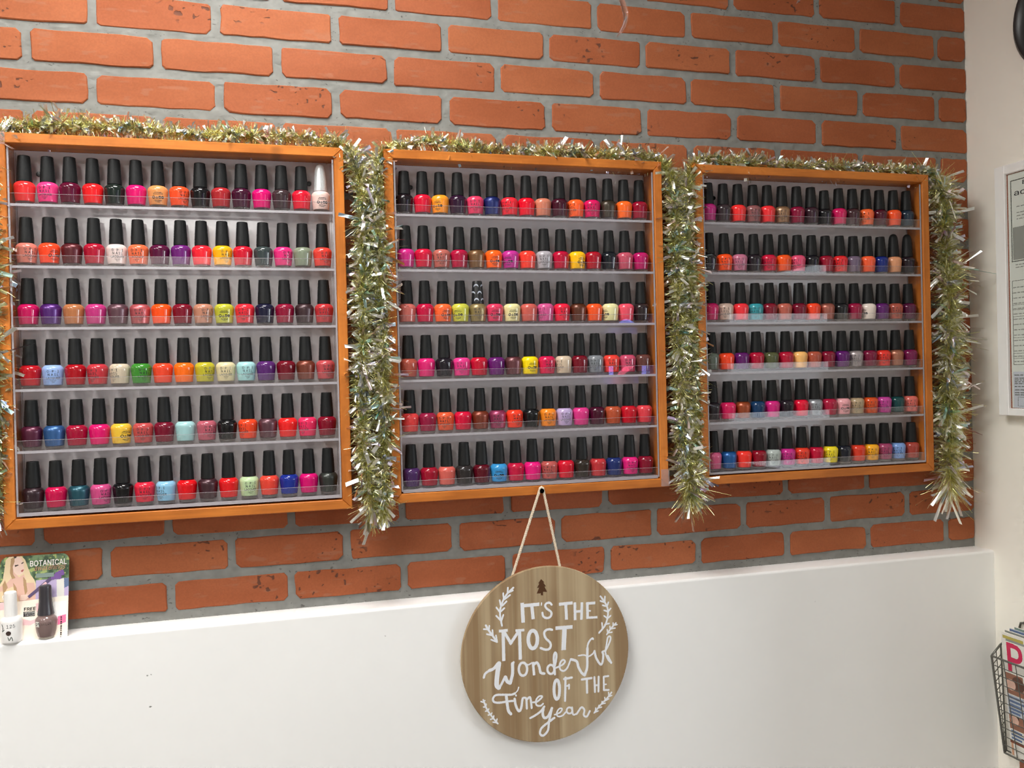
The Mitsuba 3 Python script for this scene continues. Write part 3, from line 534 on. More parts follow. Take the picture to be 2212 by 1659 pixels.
STROKES = {'words':[('its_the',[(7.3,[(-49.0,103.4),(-48.0,71.4)]),(6.7,[(-41.9,101.0),(-17.0,101.0)]),(6.7,[(-29.2,99.2),(-27.4,75.8)]),(2.2,[(-8.8,103.1),(-9.7,98.6)]),(4.4,[(11.9,97.7),(8.0,101.8),(1.9,101.6),(-1.6,97.2),(1.6,90.5),(8.8,85.1),(11.2,80.2),(9.2,74.5),(3.6,71.8),(-3.1,73.4),(-6.7,77.3),(-7.7,83.2)]),(6.1,[(30.2,96.9),(53.1,97.1)]),(6.1,[(41.5,96.1),(42.4,67.8)]),(5.6,[(60.8,94.9),(60.6,64.8)]),(5.4,[(75.8,93.8),(74.1,64.1)]),(4.9,[(60.7,79.0),(75.1,78.8)]),(5.5,[(87.3,92.4),(87.3,64.6)]),(5.4,[(87.4,93.0),(101.8,92.6)]),(3.4,[(87.6,78.1),(93.3,77.6)]),(4.6,[(86.6,64.3),(106.1,63.3)])]),('most',[(6.6,[(-89.2,54.8),(-89.4,-0.5)]),(5.4,[(-95.1,55.9),(-82.6,55.8)]),(5.9,[(-86.3,51.6),(-74.3,30.1)]),(5.9,[(-74.3,30.1),(-58.8,49.9)]),(4.9,[(-61.7,53.5),(-48.5,52.9)]),(6.6,[(-55.8,51.9),(-55.6,-1.4)]),(7.3,[(-19.4,31.3),(-20.0,25.9),(-21.5,21.1),(-23.7,17.4),(-26.4,15.2),(-29.3,14.7),(-32.2,15.8),(-34.8,18.6),(-36.7,22.7),(-38.0,27.8),(-38.3,33.3),(-37.7,38.7),(-36.2,43.5),(-34.0,47.1),(-31.3,49.4),(-28.4,49.9),(-25.5,48.8),(-22.9,46.0),(-20.9,41.9),(-19.7,36.8),(-19.4,31.3)]),(4.6,[(11.7,47.4),(5.5,49.2),(-1.9,47.6),(-5.1,42.1),(-2.3,32.4),(6.0,23.4),(8.1,16.1),(4.5,10.1),(-3.5,9.4),(-13.2,13.7)]),(7.1,[(22.2,49.8),(51.2,49.0)]),(9.5,[(37.8,47.7),(35.0,9.2)])]),('wonderful',[(4.5,[(-130.3,-31.4),(-127.3,-24.2),(-119.1,-19.1)]),(5.8,[(-119.1,-19.1),(-109.6,-15.9),(-101.6,-7.4)]),(9.3,[(-99.3,-7.7),(-102.9,-27.0),(-105.0,-48.1),(-100.9,-54.6)]),(4.8,[(-99.7,-54.8),(-94.8,-47.8),(-87.4,-34.9)]),(7.1,[(-86.9,-35.7),(-83.4,-44.5),(-77.5,-48.3)]),(6.4,[(-77.2,-48.3),(-72.3,-30.6),(-71.8,-10.7)]),(3.9,[(-71.9,-13.8),(-69.3,-8.0)]),(4.8,[(-42.1,-25.1),(-42.6,-29.1),(-43.9,-32.5),(-45.9,-35.1),(-48.4,-36.7),(-51.0,-37.0),(-53.7,-36.1),(-56.0,-34.0),(-57.8,-30.9),(-58.9,-27.2),(-59.3,-23.2),(-58.7,-19.3),(-57.4,-15.8),(-55.5,-13.2),(-53.0,-11.6),(-50.4,-11.3),(-47.7,-12.2),(-45.4,-14.3),(-43.6,-17.4),(-42.4,-21.1),(-42.1,-25.1)]),(2.9,[(-46.4,-13.6),(-39.3,-16.7),(-32.1,-13.7)]),(5.2,[(-29.7,-14.7),(-28.2,-36.4)]),(5.2,[(-29.0,-17.9),(-21.7,-14.5),(-17.1,-23.1),(-14.5,-34.9),(-7.0,-37.8)]),(4.5,[(14.2,-32.0),(13.8,-34.8),(12.7,-37.1),(11.1,-38.9),(9.0,-40.0),(6.7,-40.1),(4.5,-39.4),(2.5,-37.9),(1.0,-35.8),(-0.0,-33.2),(-0.3,-30.4),(0.1,-27.6),(1.2,-25.3),(2.9,-23.5),(4.9,-22.4),(7.2,-22.2),(9.4,-22.9),(11.4,-24.4),(13.0,-26.6),(14.0,-29.2),(14.2,-32.0)]),(4.5,[(15.3,-41.9),(14.4,-25.1),(13.6,-7.9),(16.7,1.3),(19.4,-3.9),(17.9,-16.2),(15.2,-25.2)]),(3.5,[(17.6,-29.3),(31.5,-24.7),(37.1,-18.6),(32.6,-15.0),(26.2,-21.8),(26.4,-32.6),(33.7,-37.3),(42.0,-31.3),(48.9,-16.5)]),(5.2,[(49.8,-15.8),(61.7,-21.1),(65.0,-32.4),(71.3,-44.8),(78.1,-51.0)]),(5.2,[(78.1,-51.0),(83.6,-36.0),(84.5,-12.6),(85.4,2.9)]),(3.7,[(85.0,-25.2),(84.8,-6.3),(86.2,9.0),(91.1,18.0),(96.6,21.9),(98.1,19.6)]),(2.9,[(65.7,-10.3),(77.2,-10.2),(87.2,-13.9),(96.1,-9.9),(100.6,-3.8)]),(4.5,[(100.2,-5.0),(103.9,-19.5),(112.4,-33.0),(117.0,-28.8),(119.0,-14.9),(117.2,-8.4)]),(3.4,[(117.6,-7.5),(125.3,-4.7),(134.0,11.1),(135.9,18.6),(133.0,22.1),(129.1,18.1),(126.9,7.0),(123.9,-9.3),(127.4,-21.6),(132.3,-29.3)]),(4.5,[(128.4,-17.5),(135.9,-32.5)])]),('of_the',[(6.1,[(24.3,-73.5),(23.8,-79.5),(22.9,-84.7),(21.5,-88.9),(19.8,-91.4),(17.9,-92.1),(16.1,-91.0),(14.6,-88.0),(13.4,-83.6),(12.7,-78.1),(12.6,-72.1),(13.0,-66.2),(14.0,-60.9),(15.4,-56.8),(17.1,-54.2),(18.9,-53.5),(20.7,-54.6),(22.2,-57.6),(23.4,-62.0),(24.1,-67.5),(24.3,-73.5)]),(4.5,[(37.4,-51.0),(35.1,-97.4)]),(4.5,[(34.1,-53.7),(50.5,-52.5)]),(3.5,[(37.8,-68.1),(44.7,-67.7)]),(3.5,[(44.4,-65.8),(44.2,-74.4)]),(4.5,[(71.8,-58.9),(92.5,-58.5)]),(4.5,[(82.5,-59.4),(82.3,-86.8)]),(4.2,[(98.7,-57.4),(99.3,-87.3)]),(4.2,[(107.9,-57.6),(106.8,-87.1)]),(3.5,[(98.8,-74.2),(107.1,-74.2)]),(3.9,[(118.8,-59.2),(118.6,-85.7)]),(3.9,[(118.8,-58.9),(129.0,-58.5)]),(2.9,[(118.9,-74.7),(123.9,-74.6)]),(3.9,[(118.6,-86.0),(129.0,-86.9)])]),('time',[(2.3,[(-60.3,-58.7),(-62.9,-65.3),(-68.5,-70.0)]),(4.2,[(-68.5,-70.0),(-76.5,-71.6),(-95.3,-69.3),(-107.1,-68.8),(-113.0,-74.5),(-111.0,-81.5),(-100.4,-84.4),(-86.3,-83.9),(-72.1,-84.1)]),(5.8,[(-86.0,-73.2),(-84.1,-93.3),(-82.0,-103.5),(-77.5,-109.4)]),(3.5,[(-66.4,-73.8),(-66.1,-74.7)]),(4.8,[(-69.1,-80.6),(-67.2,-93.9),(-61.5,-105.6),(-56.6,-101.3),(-53.3,-84.1)]),(4.2,[(-53.0,-81.9),(-49.7,-80.7),(-45.4,-84.3),(-44.7,-102.8)]),(4.2,[(-43.5,-84.6),(-37.3,-81.9),(-34.7,-102.9)]),(3.5,[(-32.5,-92.1),(-22.8,-91.7),(-12.2,-83.5),(-18.6,-81.8),(-25.1,-88.4),(-24.6,-98.4),(-16.6,-101.0),(-10.9,-97.5)])]),('year',[(4.2,[(-38.0,-122.6),(-28.3,-118.8),(-16.9,-112.5),(-8.6,-103.5)]),(5.2,[(-10.3,-105.6),(-12.2,-117.7),(-8.9,-125.9),(-1.1,-123.8),(7.4,-108.6)]),(4.5,[(7.4,-108.6),(0.6,-134.8),(-2.1,-151.5),(-11.7,-160.7),(-18.5,-156.7),(-16.2,-146.6),(-4.7,-138.0),(11.8,-128.6)]),(3.2,[(12.8,-122.5),(24.2,-119.3),(28.5,-112.8),(22.8,-111.7),(16.9,-119.9),(20.0,-126.8),(29.8,-125.9),(37.3,-118.6)]),(3.5,[(49.8,-118.7),(49.5,-120.5),(48.6,-122.2),(47.2,-123.4),(45.6,-124.1),(43.7,-124.1),(41.9,-123.6),(40.3,-122.5),(39.1,-121.0),(38.3,-119.1),(38.0,-117.2),(38.4,-115.3),(39.2,-113.7),(40.6,-112.5),(42.2,-111.8),(44.1,-111.7),(45.9,-112.2),(47.5,-113.3),(48.8,-114.9),(49.6,-116.7),(49.8,-118.7)]),(3.5,[(49.8,-112.4),(51.4,-126.7),(59.3,-126.6)]),(3.9,[(59.3,-126.6),(69.5,-114.9),(75.7,-121.2),(74.1,-131.1),(80.6,-134.8),(87.2,-124.5)])])],'sprigs':[[(3.7,[(-91.3,65.9),(-94.4,84.7),(-94.0,98.4),(-88.3,114.0),(-79.6,127.1),(-66.2,138.6)]),(3.4,[(-92.2,75.2),(-102.3,86.3)]),(3.4,[(-91.6,77.5),(-88.0,86.9)]),(3.4,[(-94.5,92.7),(-101.6,102.6)]),(3.4,[(-93.3,93.8),(-85.6,99.9)]),(3.4,[(-92.6,105.2),(-94.6,116.3)]),(3.4,[(-89.7,104.9),(-80.9,112.8)]),(3.4,[(-86.4,116.2),(-87.2,129.5)]),(3.4,[(-84.6,117.1),(-73.4,124.8)]),(3.4,[(-78.3,129.3),(-77.4,139.5)]),(3.4,[(-75.9,130.2),(-67.5,133.2)])],[(4.1,[(-102.1,35.4),(-109.0,45.9),(-118.1,59.4),(-123.7,69.8)]),(3.2,[(-102.1,37.1),(-103.9,48.2)]),(3.2,[(-104.5,36.2),(-113.6,41.0)]),(3.2,[(-110.1,49.4),(-110.8,59.3)]),(3.2,[(-113.6,49.8),(-122.0,52.7)]),(3.2,[(-118.0,60.6),(-116.7,68.5)]),(3.2,[(-121.5,62.1),(-128.0,63.0)])],[(3.7,[(111.3,31.3),(124.0,44.3),(130.2,60.4),(131.2,76.9),(125.2,91.8),(116.0,104.6)]),(3.2,[(118.8,40.0),(117.8,50.8)]),(3.2,[(124.1,46.7),(133.3,48.1)]),(3.2,[(129.5,59.2),(122.9,64.4)]),(3.2,[(130.1,58.0),(137.0,63.5)]),(3.2,[(131.1,72.2),(123.3,75.8)]),(3.2,[(131.7,72.1),(137.4,78.1)]),(3.2,[(129.5,83.1),(120.4,86.2)]),(3.2,[(130.1,84.2),(132.9,91.1)]),(3.2,[(124.0,91.9),(115.6,95.6)]),(3.2,[(125.3,94.2),(125.5,103.7)])],[(2.9,[(127.6,26.0),(136.6,37.0),(148.3,47.6)]),(2.7,[(130.0,29.4),(128.9,36.0)]),(2.7,[(131.3,29.2),(139.2,29.6)]),(2.7,[(135.3,36.0),(134.8,42.0)]),(2.7,[(137.9,36.9),(146.2,37.3)]),(2.7,[(141.8,41.3),(142.0,48.4)]),(2.7,[(144.4,43.4),(150.8,44.0)])],[(3.2,[(-104.6,-124.9),(-115.2,-110.6),(-125.7,-94.1),(-132.6,-74.8)]),(2.6,[(-106.1,-123.2),(-114.2,-120.6)]),(2.6,[(-107.7,-122.3),(-105.9,-115.6)]),(2.6,[(-113.7,-113.9),(-118.9,-114.7)]),(2.6,[(-112.9,-112.5),(-112.0,-108.5)]),(2.6,[(-119.7,-105.5),(-123.3,-105.8)]),(2.6,[(-118.2,-105.7),(-115.9,-102.6)]),(2.6,[(-124.2,-97.3),(-128.6,-97.5)]),(2.6,[(-123.4,-95.9),(-121.8,-93.6)]),(2.6,[(-128.7,-89.2),(-132.5,-88.7)]),(2.6,[(-127.8,-87.8),(-127.0,-83.8)]),(2.6,[(-132.3,-79.7),(-137.2,-77.5)]),(2.6,[(-131.8,-78.2),(-129.3,-76.5)])],[(3.2,[(96.6,-129.3),(111.1,-114.6),(124.8,-103.7),(134.9,-92.7)]),(2.6,[(99.1,-127.3),(100.1,-120.0)]),(2.6,[(99.9,-128.2),(105.5,-126.5)]),(2.6,[(106.8,-120.4),(106.9,-115.4)]),(2.6,[(107.6,-120.5),(113.0,-119.6)]),(2.6,[(114.5,-113.5),(113.8,-108.4)]),(2.6,[(114.5,-113.5),(120.9,-112.7)]),(2.6,[(121.4,-108.0),(119.9,-101.2)]),(2.6,[(122.2,-107.4),(128.5,-105.0)]),(2.6,[(129.1,-100.3),(128.5,-92.1)]),(2.6,[(130.0,-100.4),(135.4,-98.7)])]],'tree':[(-8.8,150.4),(-1.9,143.4),(-4.4,143.0),(0.9,135.5),(-2.1,135.2),(3.1,124.0),(-5.4,125.0),(-5.6,118.0),(-9.9,118.4),(-10.0,122.5),(-18.3,122.7),(-13.1,133.9),(-17.4,134.0),(-12.3,142.5),(-15.1,142.4)]}
def stroke_poly(l):
    out = []
    for w, pts in l:
        q = curve(pts, 6) if len(pts) > 2 else np.array(pts)
        out.append(LineString(q).buffer(w / 2, quad_segs=3, cap_style=1 if w < 4.6 or len(pts) > 2 else 3))
    return unary_union(out).simplify(0.08)
def pm(poly): return flat_print(poly, sign_frame, 0.00002, 0.0003)
for nm, l in STROKES['words']: part(sg, 'lettering', pm(stroke_poly(l)), 'm_white_paint', label='white painted words "%s"' % {'its_the': "IT'S THE", 'most': 'MOST', 'wonderful': 'Wonderful', 'of_the': 'OF THE', 'time': 'Time', 'year': 'year'}[nm])
for l in STROKES['sprigs']: part(sg, 'sprig', pm(stroke_poly(l)), 'm_white_paint', label='white painted leafy sprig')
part(sg, 'tree_mark', pm(Polygon(STROKES['tree'])), 'm_burnt', label='dark brown fir tree')
def rope_line(p0, p1, k, n=60):
    t = np.linspace(0, 1, n)[:, None]; p0, p1 = np.array(p0), np.array(p1); c = p0 + (p1 - p0) * t; d = (p1 - p0) / np.linalg.norm(p1 - p0)
    a = np.cross(d, [0, 1, 0]); a /= np.linalg.norm(a); b = np.cross(d, a); L = np.linalg.norm(p1 - p0)
    ang = 2 * np.pi * (t * L / 0.013 + k / 3.0)
    return tube(c + 0.00155 * (np.cos(ang) * a + np.sin(ang) * b), 0.0017, 6)
NAIL = (0.9568, YF - .0045, 1.2762)
rp = [rope_line((0.8895, SY + .0105, 1.100), (NAIL[0] - .0030, NAIL[1], NAIL[2] + .0005), k) for k in range(3)] + [rope_line((NAIL[0] + .0030, NAIL[1], NAIL[2] + .0005), (0.9935, SY + .0105, 1.108), k) for k in range(3)]
rp.append(tube([(NAIL[0] - .0034, NAIL[1], NAIL[2] - .0015), (NAIL[0] - .0030, NAIL[1], NAIL[2] + .001), (NAIL[0], NAIL[1], NAIL[2] + .0035), (NAIL[0] + .0030, NAIL[1], NAIL[2] + .001), (NAIL[0] + .0034, NAIL[1], NAIL[2] - .0015)], 0.0030, 8))
part(sg, 'rope', join(rp), 'm_rope', True, 'cream twisted rope')

# ------------------------------------------------------------------ display card and its two bottles on the ledge
def leaf_print(p, n, uv):
    k = fbm(p.x * 120, p.z * 120, 1.0, 3)
    c = mix((0.035, 0.075, 0.035), (0.17, 0.27, 0.13), smoothstep(0.30, 0.75, k))
    return mix(c, (0.42, 0.50, 0.16), smoothstep(0.72, 0.80, noise(p.x * 260, p.z * 260, 5.0)) * 0.8)
mat('m_card_print', principled(mikit.proc(leaf_print), 0.3, 0, 0.5))
def ink(key, c, rough=0.35): return mat('m_ink_' + key, principled(rgb(lin(c)), rough, 0, 0.4))
INK = {k: ink(k, c) for k, c in dict(hair=(226, 204, 166), hairdark=(176, 142, 104), skin=(220, 180, 162), skinlight=(236, 206, 190), lip=(176, 96, 92), dark=(62, 48, 44), white=(246, 244, 240), cream=(250, 238, 222), pink=(238, 196, 198), hot=(238, 120, 160), purple=(92, 78, 112), flower=(118, 84, 150), lav=(186, 170, 204), bronze=(196, 150, 120), grey=(128, 146, 138), black=(28, 26, 26), pale=(236, 232, 226), blue=(98, 116, 150), red=(200, 42, 84), paper=(222, 220, 212), photo=(150, 104, 84), photo2=(96, 66, 54), docgrey=(138, 142, 136), doc=(206, 212, 204), docblue=(186, 192, 200), face=(222, 228, 214), sage=(196, 208, 180), brown=(128, 74, 54), line=(84, 88, 84), yellow=(176, 164, 84)).items()}
card = thing('display_card', 'printed card with a blond woman and the words BOTANICAL awakenings, standing on the ledge', 'display card')
KX, KZ = 0.0000917, 0.0001023
def card_uv(a, b): return (a * KX - 0.0197, 1.2065 - (b + .08 * (a - 900) - 75) * KZ)
CB, CT, CZ0, CZ1 = -0.0455, -0.0165, LEDGE_Z, 1.2065
def card_frame(u, v, h):
    t = (v - CZ0) / (CZ1 - CZ0)
    return np.stack([u, CB + (CT - CB) * t - h, v + h * 0.2], 1)
def cp(pts): return Polygon([card_uv(a, b) for a, b in pts]).buffer(0)
cx0, cx1 = -0.0225, 0.0870
outline = sbox(cx0 + .009, CZ0, cx1 - .009, CZ1).union(sbox(cx0, CZ0, cx1, CZ1 - .012)).union(Point(cx1 - .012, CZ1 - .012).buffer(.012, 10)).union(Point(cx0 + .012, CZ1 - .012).buffer(.012, 10)).buffer(.0001)
part(card, 'board', flat_print(outline, card_frame, -0.0012, 0.0012), 'm_card_print', label='card printed with green leaves')
lay = [0]
def pr(name, poly, col, label=None):
    lay[0] += 1
    part(card, name, flat_print(poly.intersection(outline), card_frame, 0.00002 + 0.00006 * lay[0], 0.00005), INK[col], label=label)
pr('printed_cloth', cp([(590, 520), (800, 500), (1160, 470), (1170, 900), (590, 900)]), 'lav')
pr('printed_cloth', cp([(950, 500), (1080, 480), (1090, 780), (960, 800)]), 'paper')
pr('printed_cloth', cp([(1080, 480), (1170, 470), (1170, 600), (1090, 640)]), 'blue')
pr('printed_woman', cp([(60, 190), (110, 140), (200, 105), (330, 118), (395, 180), (440, 290), (470, 360), (500, 430), (560, 500), (592, 580), (590, 860), (-60, 880), (-60, 640), (20, 520), (45, 330)]), 'hair', 'printed blond hair')
pr('printed_woman', cp([(150, 300), (190, 240), (215, 400), (300, 470), (380, 420), (430, 560), (560, 560), (590, 690), (585, 860), (320, 870), (200, 620), (120, 660), (-40, 720), (-40, 640), (100, 560), (180, 470)]), 'skin', 'printed shoulders')
pr('printed_woman', cp([(205, 170), (270, 128), (320, 150), (345, 195), (372, 240), (372, 300), (388, 340), (362, 400), (310, 438), (255, 430), (205, 380), (178, 290)]), 'skinlight', 'printed face')
for q in ([(150, 170), (210, 130), (215, 210), (185, 300), (195, 420), (240, 480), (180, 500), (140, 400)], [(370, 460), (420, 520), (450, 700), (410, 760), (380, 600)], [(200, 560), (260, 640), (280, 780), (230, 760)], [(20, 600), (60, 520), (110, 640), (40, 760)]): pr('printed_woman', cp(q), 'hairdark', 'printed hair strands')
for q in ([(220, 272), (280, 262), (284, 274), (228, 300)], [(330, 238), (368, 215), (370, 232), (338, 252)], [(200, 130), (250, 120), (240, 150), (210, 160)]): pr('printed_woman', cp(q), 'dark', 'printed eyes and parting')
pr('printed_woman', cp([(322, 366), (360, 340), (384, 345), (350, 384)]), 'lip', 'printed lips')
pr('printed_woman', cp([(340, 760), (470, 750), (480, 800), (420, 850), (320, 850)]), 'skinlight', 'printed hand')
pr('printed_nail_file', cp([(452, 780), (835, 462), (885, 492), (490, 812)]), 'purple')
pr('printed_nail_file', cp([(672, 612), (760, 540), (790, 565), (700, 640)]), 'pink')
pr('printed_flower', unary_union([Point(*card_uv(a, b)).buffer(.0035, 5) for a, b in ((890, 470), (930, 440), (960, 410), (1000, 420), (1010, 380), (1050, 400), (1040, 370), (960, 460), (1000, 460))]), 'flower')
pr('printed_panel', cp([(-60, 890), (340, 862), (690, 820), (1180, 760), (1180, 1600), (-60, 1600)]), 'cream')
pr('printed_panel', cp([(905, 870), (1130, 850), (1120, 1120), (930, 1160)]), 'white')
pr('printed_panel', cp([(-60, 890), (60, 880), (60, 1000), (-60, 1020)]), 'pink')
pr('printed_ribbon', cp([(390, 1150), (520, 1180), (620, 1140), (620, 1200), (520, 1250), (390, 1250)]), 'pink')
pr('printed_ribbon', cp([(985, 1110), (1130, 1070), (1130, 1200), (985, 1250)]), 'hot')
pr('printed_ribbon', cp([(600, 900), (690, 880), (690, 1010), (620, 1040)]), 'pink')
pr('printed_band', cp([(590, 408), (905, 385), (905, 455), (590, 478)]), 'grey')
pr('printed_box', cp([(395, 1035), (592, 1020), (592, 1100), (395, 1116)]), 'black')
def ctext(s, h, a, b, col, sx=1.0, bold=False, skew=0.0):
    u, v = card_uv(a, b); lay[0] += 1
    part(card, 'lettering', text_flat(s, h, card_frame, u, v, 0.0001 + 0.00006 * lay[0], bold, sx, skew), INK[col], label='printed word "%s"' % s)
ctext('BOTANICAL', 0.0092, 475, 292, 'pale', 0.80, True)
ctext('awakenings', 0.0090, 552, 362, 'bronze', 0.72, False, 0.25)
ctext('FREE', 0.0052, 395, 1020, 'black', 1.12, True)
ctext('MORGAN', 0.0027, 412, 1066, 'pale', 1.12)
ctext('TAYLOR', 0.0027, 418, 1104, 'pale', 1.18)
ctext('g', 0.0070, 22, 822, 'white', 1.0, True)
pr('printed_fine_text', unary_union([cp([(1036, y), (1062, y - 2), (1062, y + 14 + (y // 20) % 3 * 5), (1036, y + 16 + (y // 20) % 3 * 5)]) for y in range(1110, 1440, 36)]), 'dark')
def place(m, x, y, z, rz=0.0):
    m = m.copy(); m.apply_transform(trimesh.transformations.rotation_matrix(rz, [0, 0, 1])); m.apply_translation([x, y, z]); return m
mat('m_gel_white', principled(rgb((0.82, 0.81, 0.78)), 0.22, 0, 0.5, clearcoat=0.5, clearcoat_gloss=0.95))
mat('m_taupe', {'type': 'plastic', 'int_ior': 1.5, 'nonlinear': True, 'diffuse_reflectance': rgb(lin((168, 146, 142)))})
mat('m_dark_cap', principled(rgb((0.030, 0.027, 0.032)), 0.30, 0, 0.6))
wb = thing('gel_polish_bottle', 'white gel polish bottle numbered 125 in front of the display card', 'nail polish')
wx, wy = -0.0002, -0.0525 + 0.004
wbody = lathe([(0, .0002), (.0140, .0002), (.0155, .0010), (.0166, .003), (.0170, .010), (.0170, .036), (.0164, .0395), (.0140, .0425), (.0105, .0440), (.0098, .045), (0, .045)], 32)
part(wb, 'body', place(wbody, wx, wy, LEDGE_Z), 'm_gel_white', 35)
part(wb, 'cap', place(lathe([(0, .0445), (.0100, .0445), (.0102, .0455), (.0101, .060), (.0099, .083), (.0094, .0858), (.0080, .0868), (0, .0870)], 28), wx, wy, LEDGE_Z), 'm_gel_white', 35, 'tall white cap')
def wrap2(R):
    def f(u, v, h):
        r = R + h; a = u / R; return np.stack([wx + r * np.sin(a + .18), wy - r * np.cos(a + .18), LEDGE_Z + v], 1)
    return f
part(wb, 'lettering', text_flat('125', 0.0058, wrap2(.0170), -.0068, .0275, .0001, False, 0.95), 'm_print', label='printed number 125')
part(wb, 'colour_dot', flat_print(Point(-.0030, .0190).buffer(.0038, 10), wrap2(.0170), .0006, .0001), INK['dark'], label='dark round colour dot')
part(wb, 'squiggle', flat_print(unary_union([LineString(curve(q, 6)).buffer(.0006) for q in ([(-.0145, .034), (-.0120, .028), (-.0135, .022), (-.0100, .025)], [(-.004, .012), (-.002, .007), (.001, .012), (.003, .006)])]), wrap2(.0170), .00005, .0001), INK['line'])
gb = thing('nail_polish_sample', 'taupe nail polish bottle with flared dark cap in front of the display card', 'nail polish')
gx, gy = 0.0532, -0.0472 + 0.003
part(gb, 'body', place(lathe([(0, .0042), (.0128, .0042), (.0138, .0055), (.0158, .014), (.0171, .025), (.0173, .031), (.0164, .0355), (.0138, .0380), (.0128, .0392), (.0128, .0415), (0, .0415)], 32), gx, gy, LEDGE_Z), 'm_taupe', 35)
part(gb, 'glass_base', place(lathe([(0, .0002), (.0110, .0002), (.0120, .0010), (.0127, .0041), (0, .0041)], 28), gx, gy, LEDGE_Z), 'm_glass', 35)
part(gb, 'cap', place(lathe([(0, .0416), (.0132, .0416), (.0133, .0425), (.0124, .048), (.0112, .056), (.0104, .066), (.0100, .076), (.0098, .0885), (.0092, .0912), (.0075, .0922), (0, .0924)], 30), gx, gy, LEDGE_Z), 'm_dark_cap', 35, 'glossy dark flared cap')
def wrap3(u, v, h):
    r = .0172 + h; a = u / .0172; return np.stack([gx + r * np.sin(a - .02), gy - r * np.cos(a - .02), LEDGE_Z + v], 1)
part(gb, 'sticker', flat_print(sbox(-.0150, .0235, -.0068, .0325), wrap3, .0006, .0001), INK['paper'], label='small white number sticker')
part(gb, 'lettering', text_flat('25', 0.0052, wrap3, -.0142, .0255, .0009, False, 1.0), 'm_print', label='number 25 on the sticker')
part(gb, 'brand_lettering', text_flat('TAYLOR', 0.0034, wrap3, -.0046, .0262, .0002, False, .9), INK['dark'], label='faint printed word')

# ------------------------------------------------------------------ things on the cream wall
RX = X1
fr = thing('document_frame', 'white box frame with licence documents on the cream wall', 'frame')
FY0, FY1, FZ0, FZ1, FX, FR = -0.110, -0.52, 1.387, 1.949, 2.040, 0.0275
def ybar(y0, y1, z0, z1, x0=FX, x1=RX - .0005): return rbox(x0, x1, min(y0, y1), max(y0, y1), z0, z1, .0012)
part(fr, 'stile', ybar(FY0, FY0 - FR, FZ0, FZ1), 'm_white_wall')
part(fr, 'stile', ybar(FY1, FY1 + FR, FZ0, FZ1), 'm_white_wall')
part(fr, 'rail', ybar(FY0 - FR, FY1 + FR, FZ0, FZ0 + .0165), 'm_white_wall')
part(fr, 'rail', ybar(FY0 - FR, FY1 + FR, FZ1 - .0205, FZ1), 'm_white_wall')
part(fr, 'backing', bx(2.0475, 2.0500, FY1 + FR, FY0 - FR, FZ0 + .0165, FZ1 - .0205), INK['brown'], label='brown backing showing at the edge of the paper')
def wallp(x):
    def f(u, v, h): return np.stack([np.full(np.shape(u), x) - h, -np.asarray(u), np.asarray(v)], 1)
    return f
def doc(name, y0, y1, z0, z1, x, col, label=None): part(fr, name, flat_print(sbox(-y0, z0, -y1, z1), wallp(x), 0, .0004), INK[col], label=label)
PX = 2.0474
doc('paper', -.1410, -.490, 1.690, 1.927, PX, 'doc', 'upper licence sheet')
doc('paper', -.1418, -.490, 1.4045, 1.7030, PX - .0006, 'doc', 'lower licence sheet')
def rectline(y0, y1, z0, z1, w=.0012): return sbox(-y0, z0, -y1, z1).difference(sbox(-y0 + w, z0 + w, -y1 - w, z1 - w))
def dprint(name, poly, col, x=PX - .0013, label=None): part(fr, name, flat_print(poly, wallp(x), 0, .0001), INK[col], label=label)
dprint('printed_border', rectline(-.1480, -.48, 1.7306, 1.9125, .002), 'line', PX - .0007)
doc('printed_box', -.1525, -.47, 1.7348, 1.8071, PX - .0007, 'docgrey', 'grey printed box')
part(fr, 'lettering', text_flat('ac', 0.0118, wallp(PX), .1565, 1.8775, .0009, False, 1.75), 'm_print', label='printed letters "ac"')
part(fr, 'lettering', text_flat('B', 0.008, wallp(PX), .1790, 1.899, .0009, True), 'm_print', label='printed letter at the head of the sheet')
def lines(y0, y1, zs, seed, h=.0022):
    r = np.random.default_rng(seed); out = []
    for z in zs:
        u = -y0
        while u < -y1 - .01:
            w = r.uniform(.004, .013); out.append(sbox(u, z, min(u + w, -y1), z + h)); u += w + .0025
    return unary_union(out)
dprint('fine_print', lines(-.163, -.30, (1.851, 1.8375, 1.8305, 1.8235), 1), 'docgrey', PX - .0007, 'rows of fine print')
dprint('fine_print', lines(-.158, -.34, (1.7225, 1.7165), 2), 'docgrey', PX - .0007, 'rows of fine print')
dprint('printed_border', rectline(-.1480, -.48, 1.501, 1.6887, .001), 'line')
dprint('fine_print', lines(-.1505, -.40, np.arange(1.507, 1.682, .0118), 3), 'docgrey', label='rows of fine print')
dprint('printed_rule', unary_union([sbox(.1480, z, .48, z + .0008) for z in (1.6340, 1.6230, 1.6080, 1.5610, 1.5260, 1.5150)]), 'line')
doc('printed_box', -.1462, -.47, 1.4050, 1.4855, PX - .0012, 'docblue', 'pale blue printed form')
dprint('fine_print', lines(-.1500, -.40, (1.477, 1.470, 1.466, 1.462, 1.458, 1.4515, 1.444, 1.4375, 1.433), 4, .0018), 'line', PX - .0018, 'rows of fine print')
dprint('printed_border', rectline(-.158, -.40, 1.4085, 1.4290, .0007), 'line', PX - .0018)

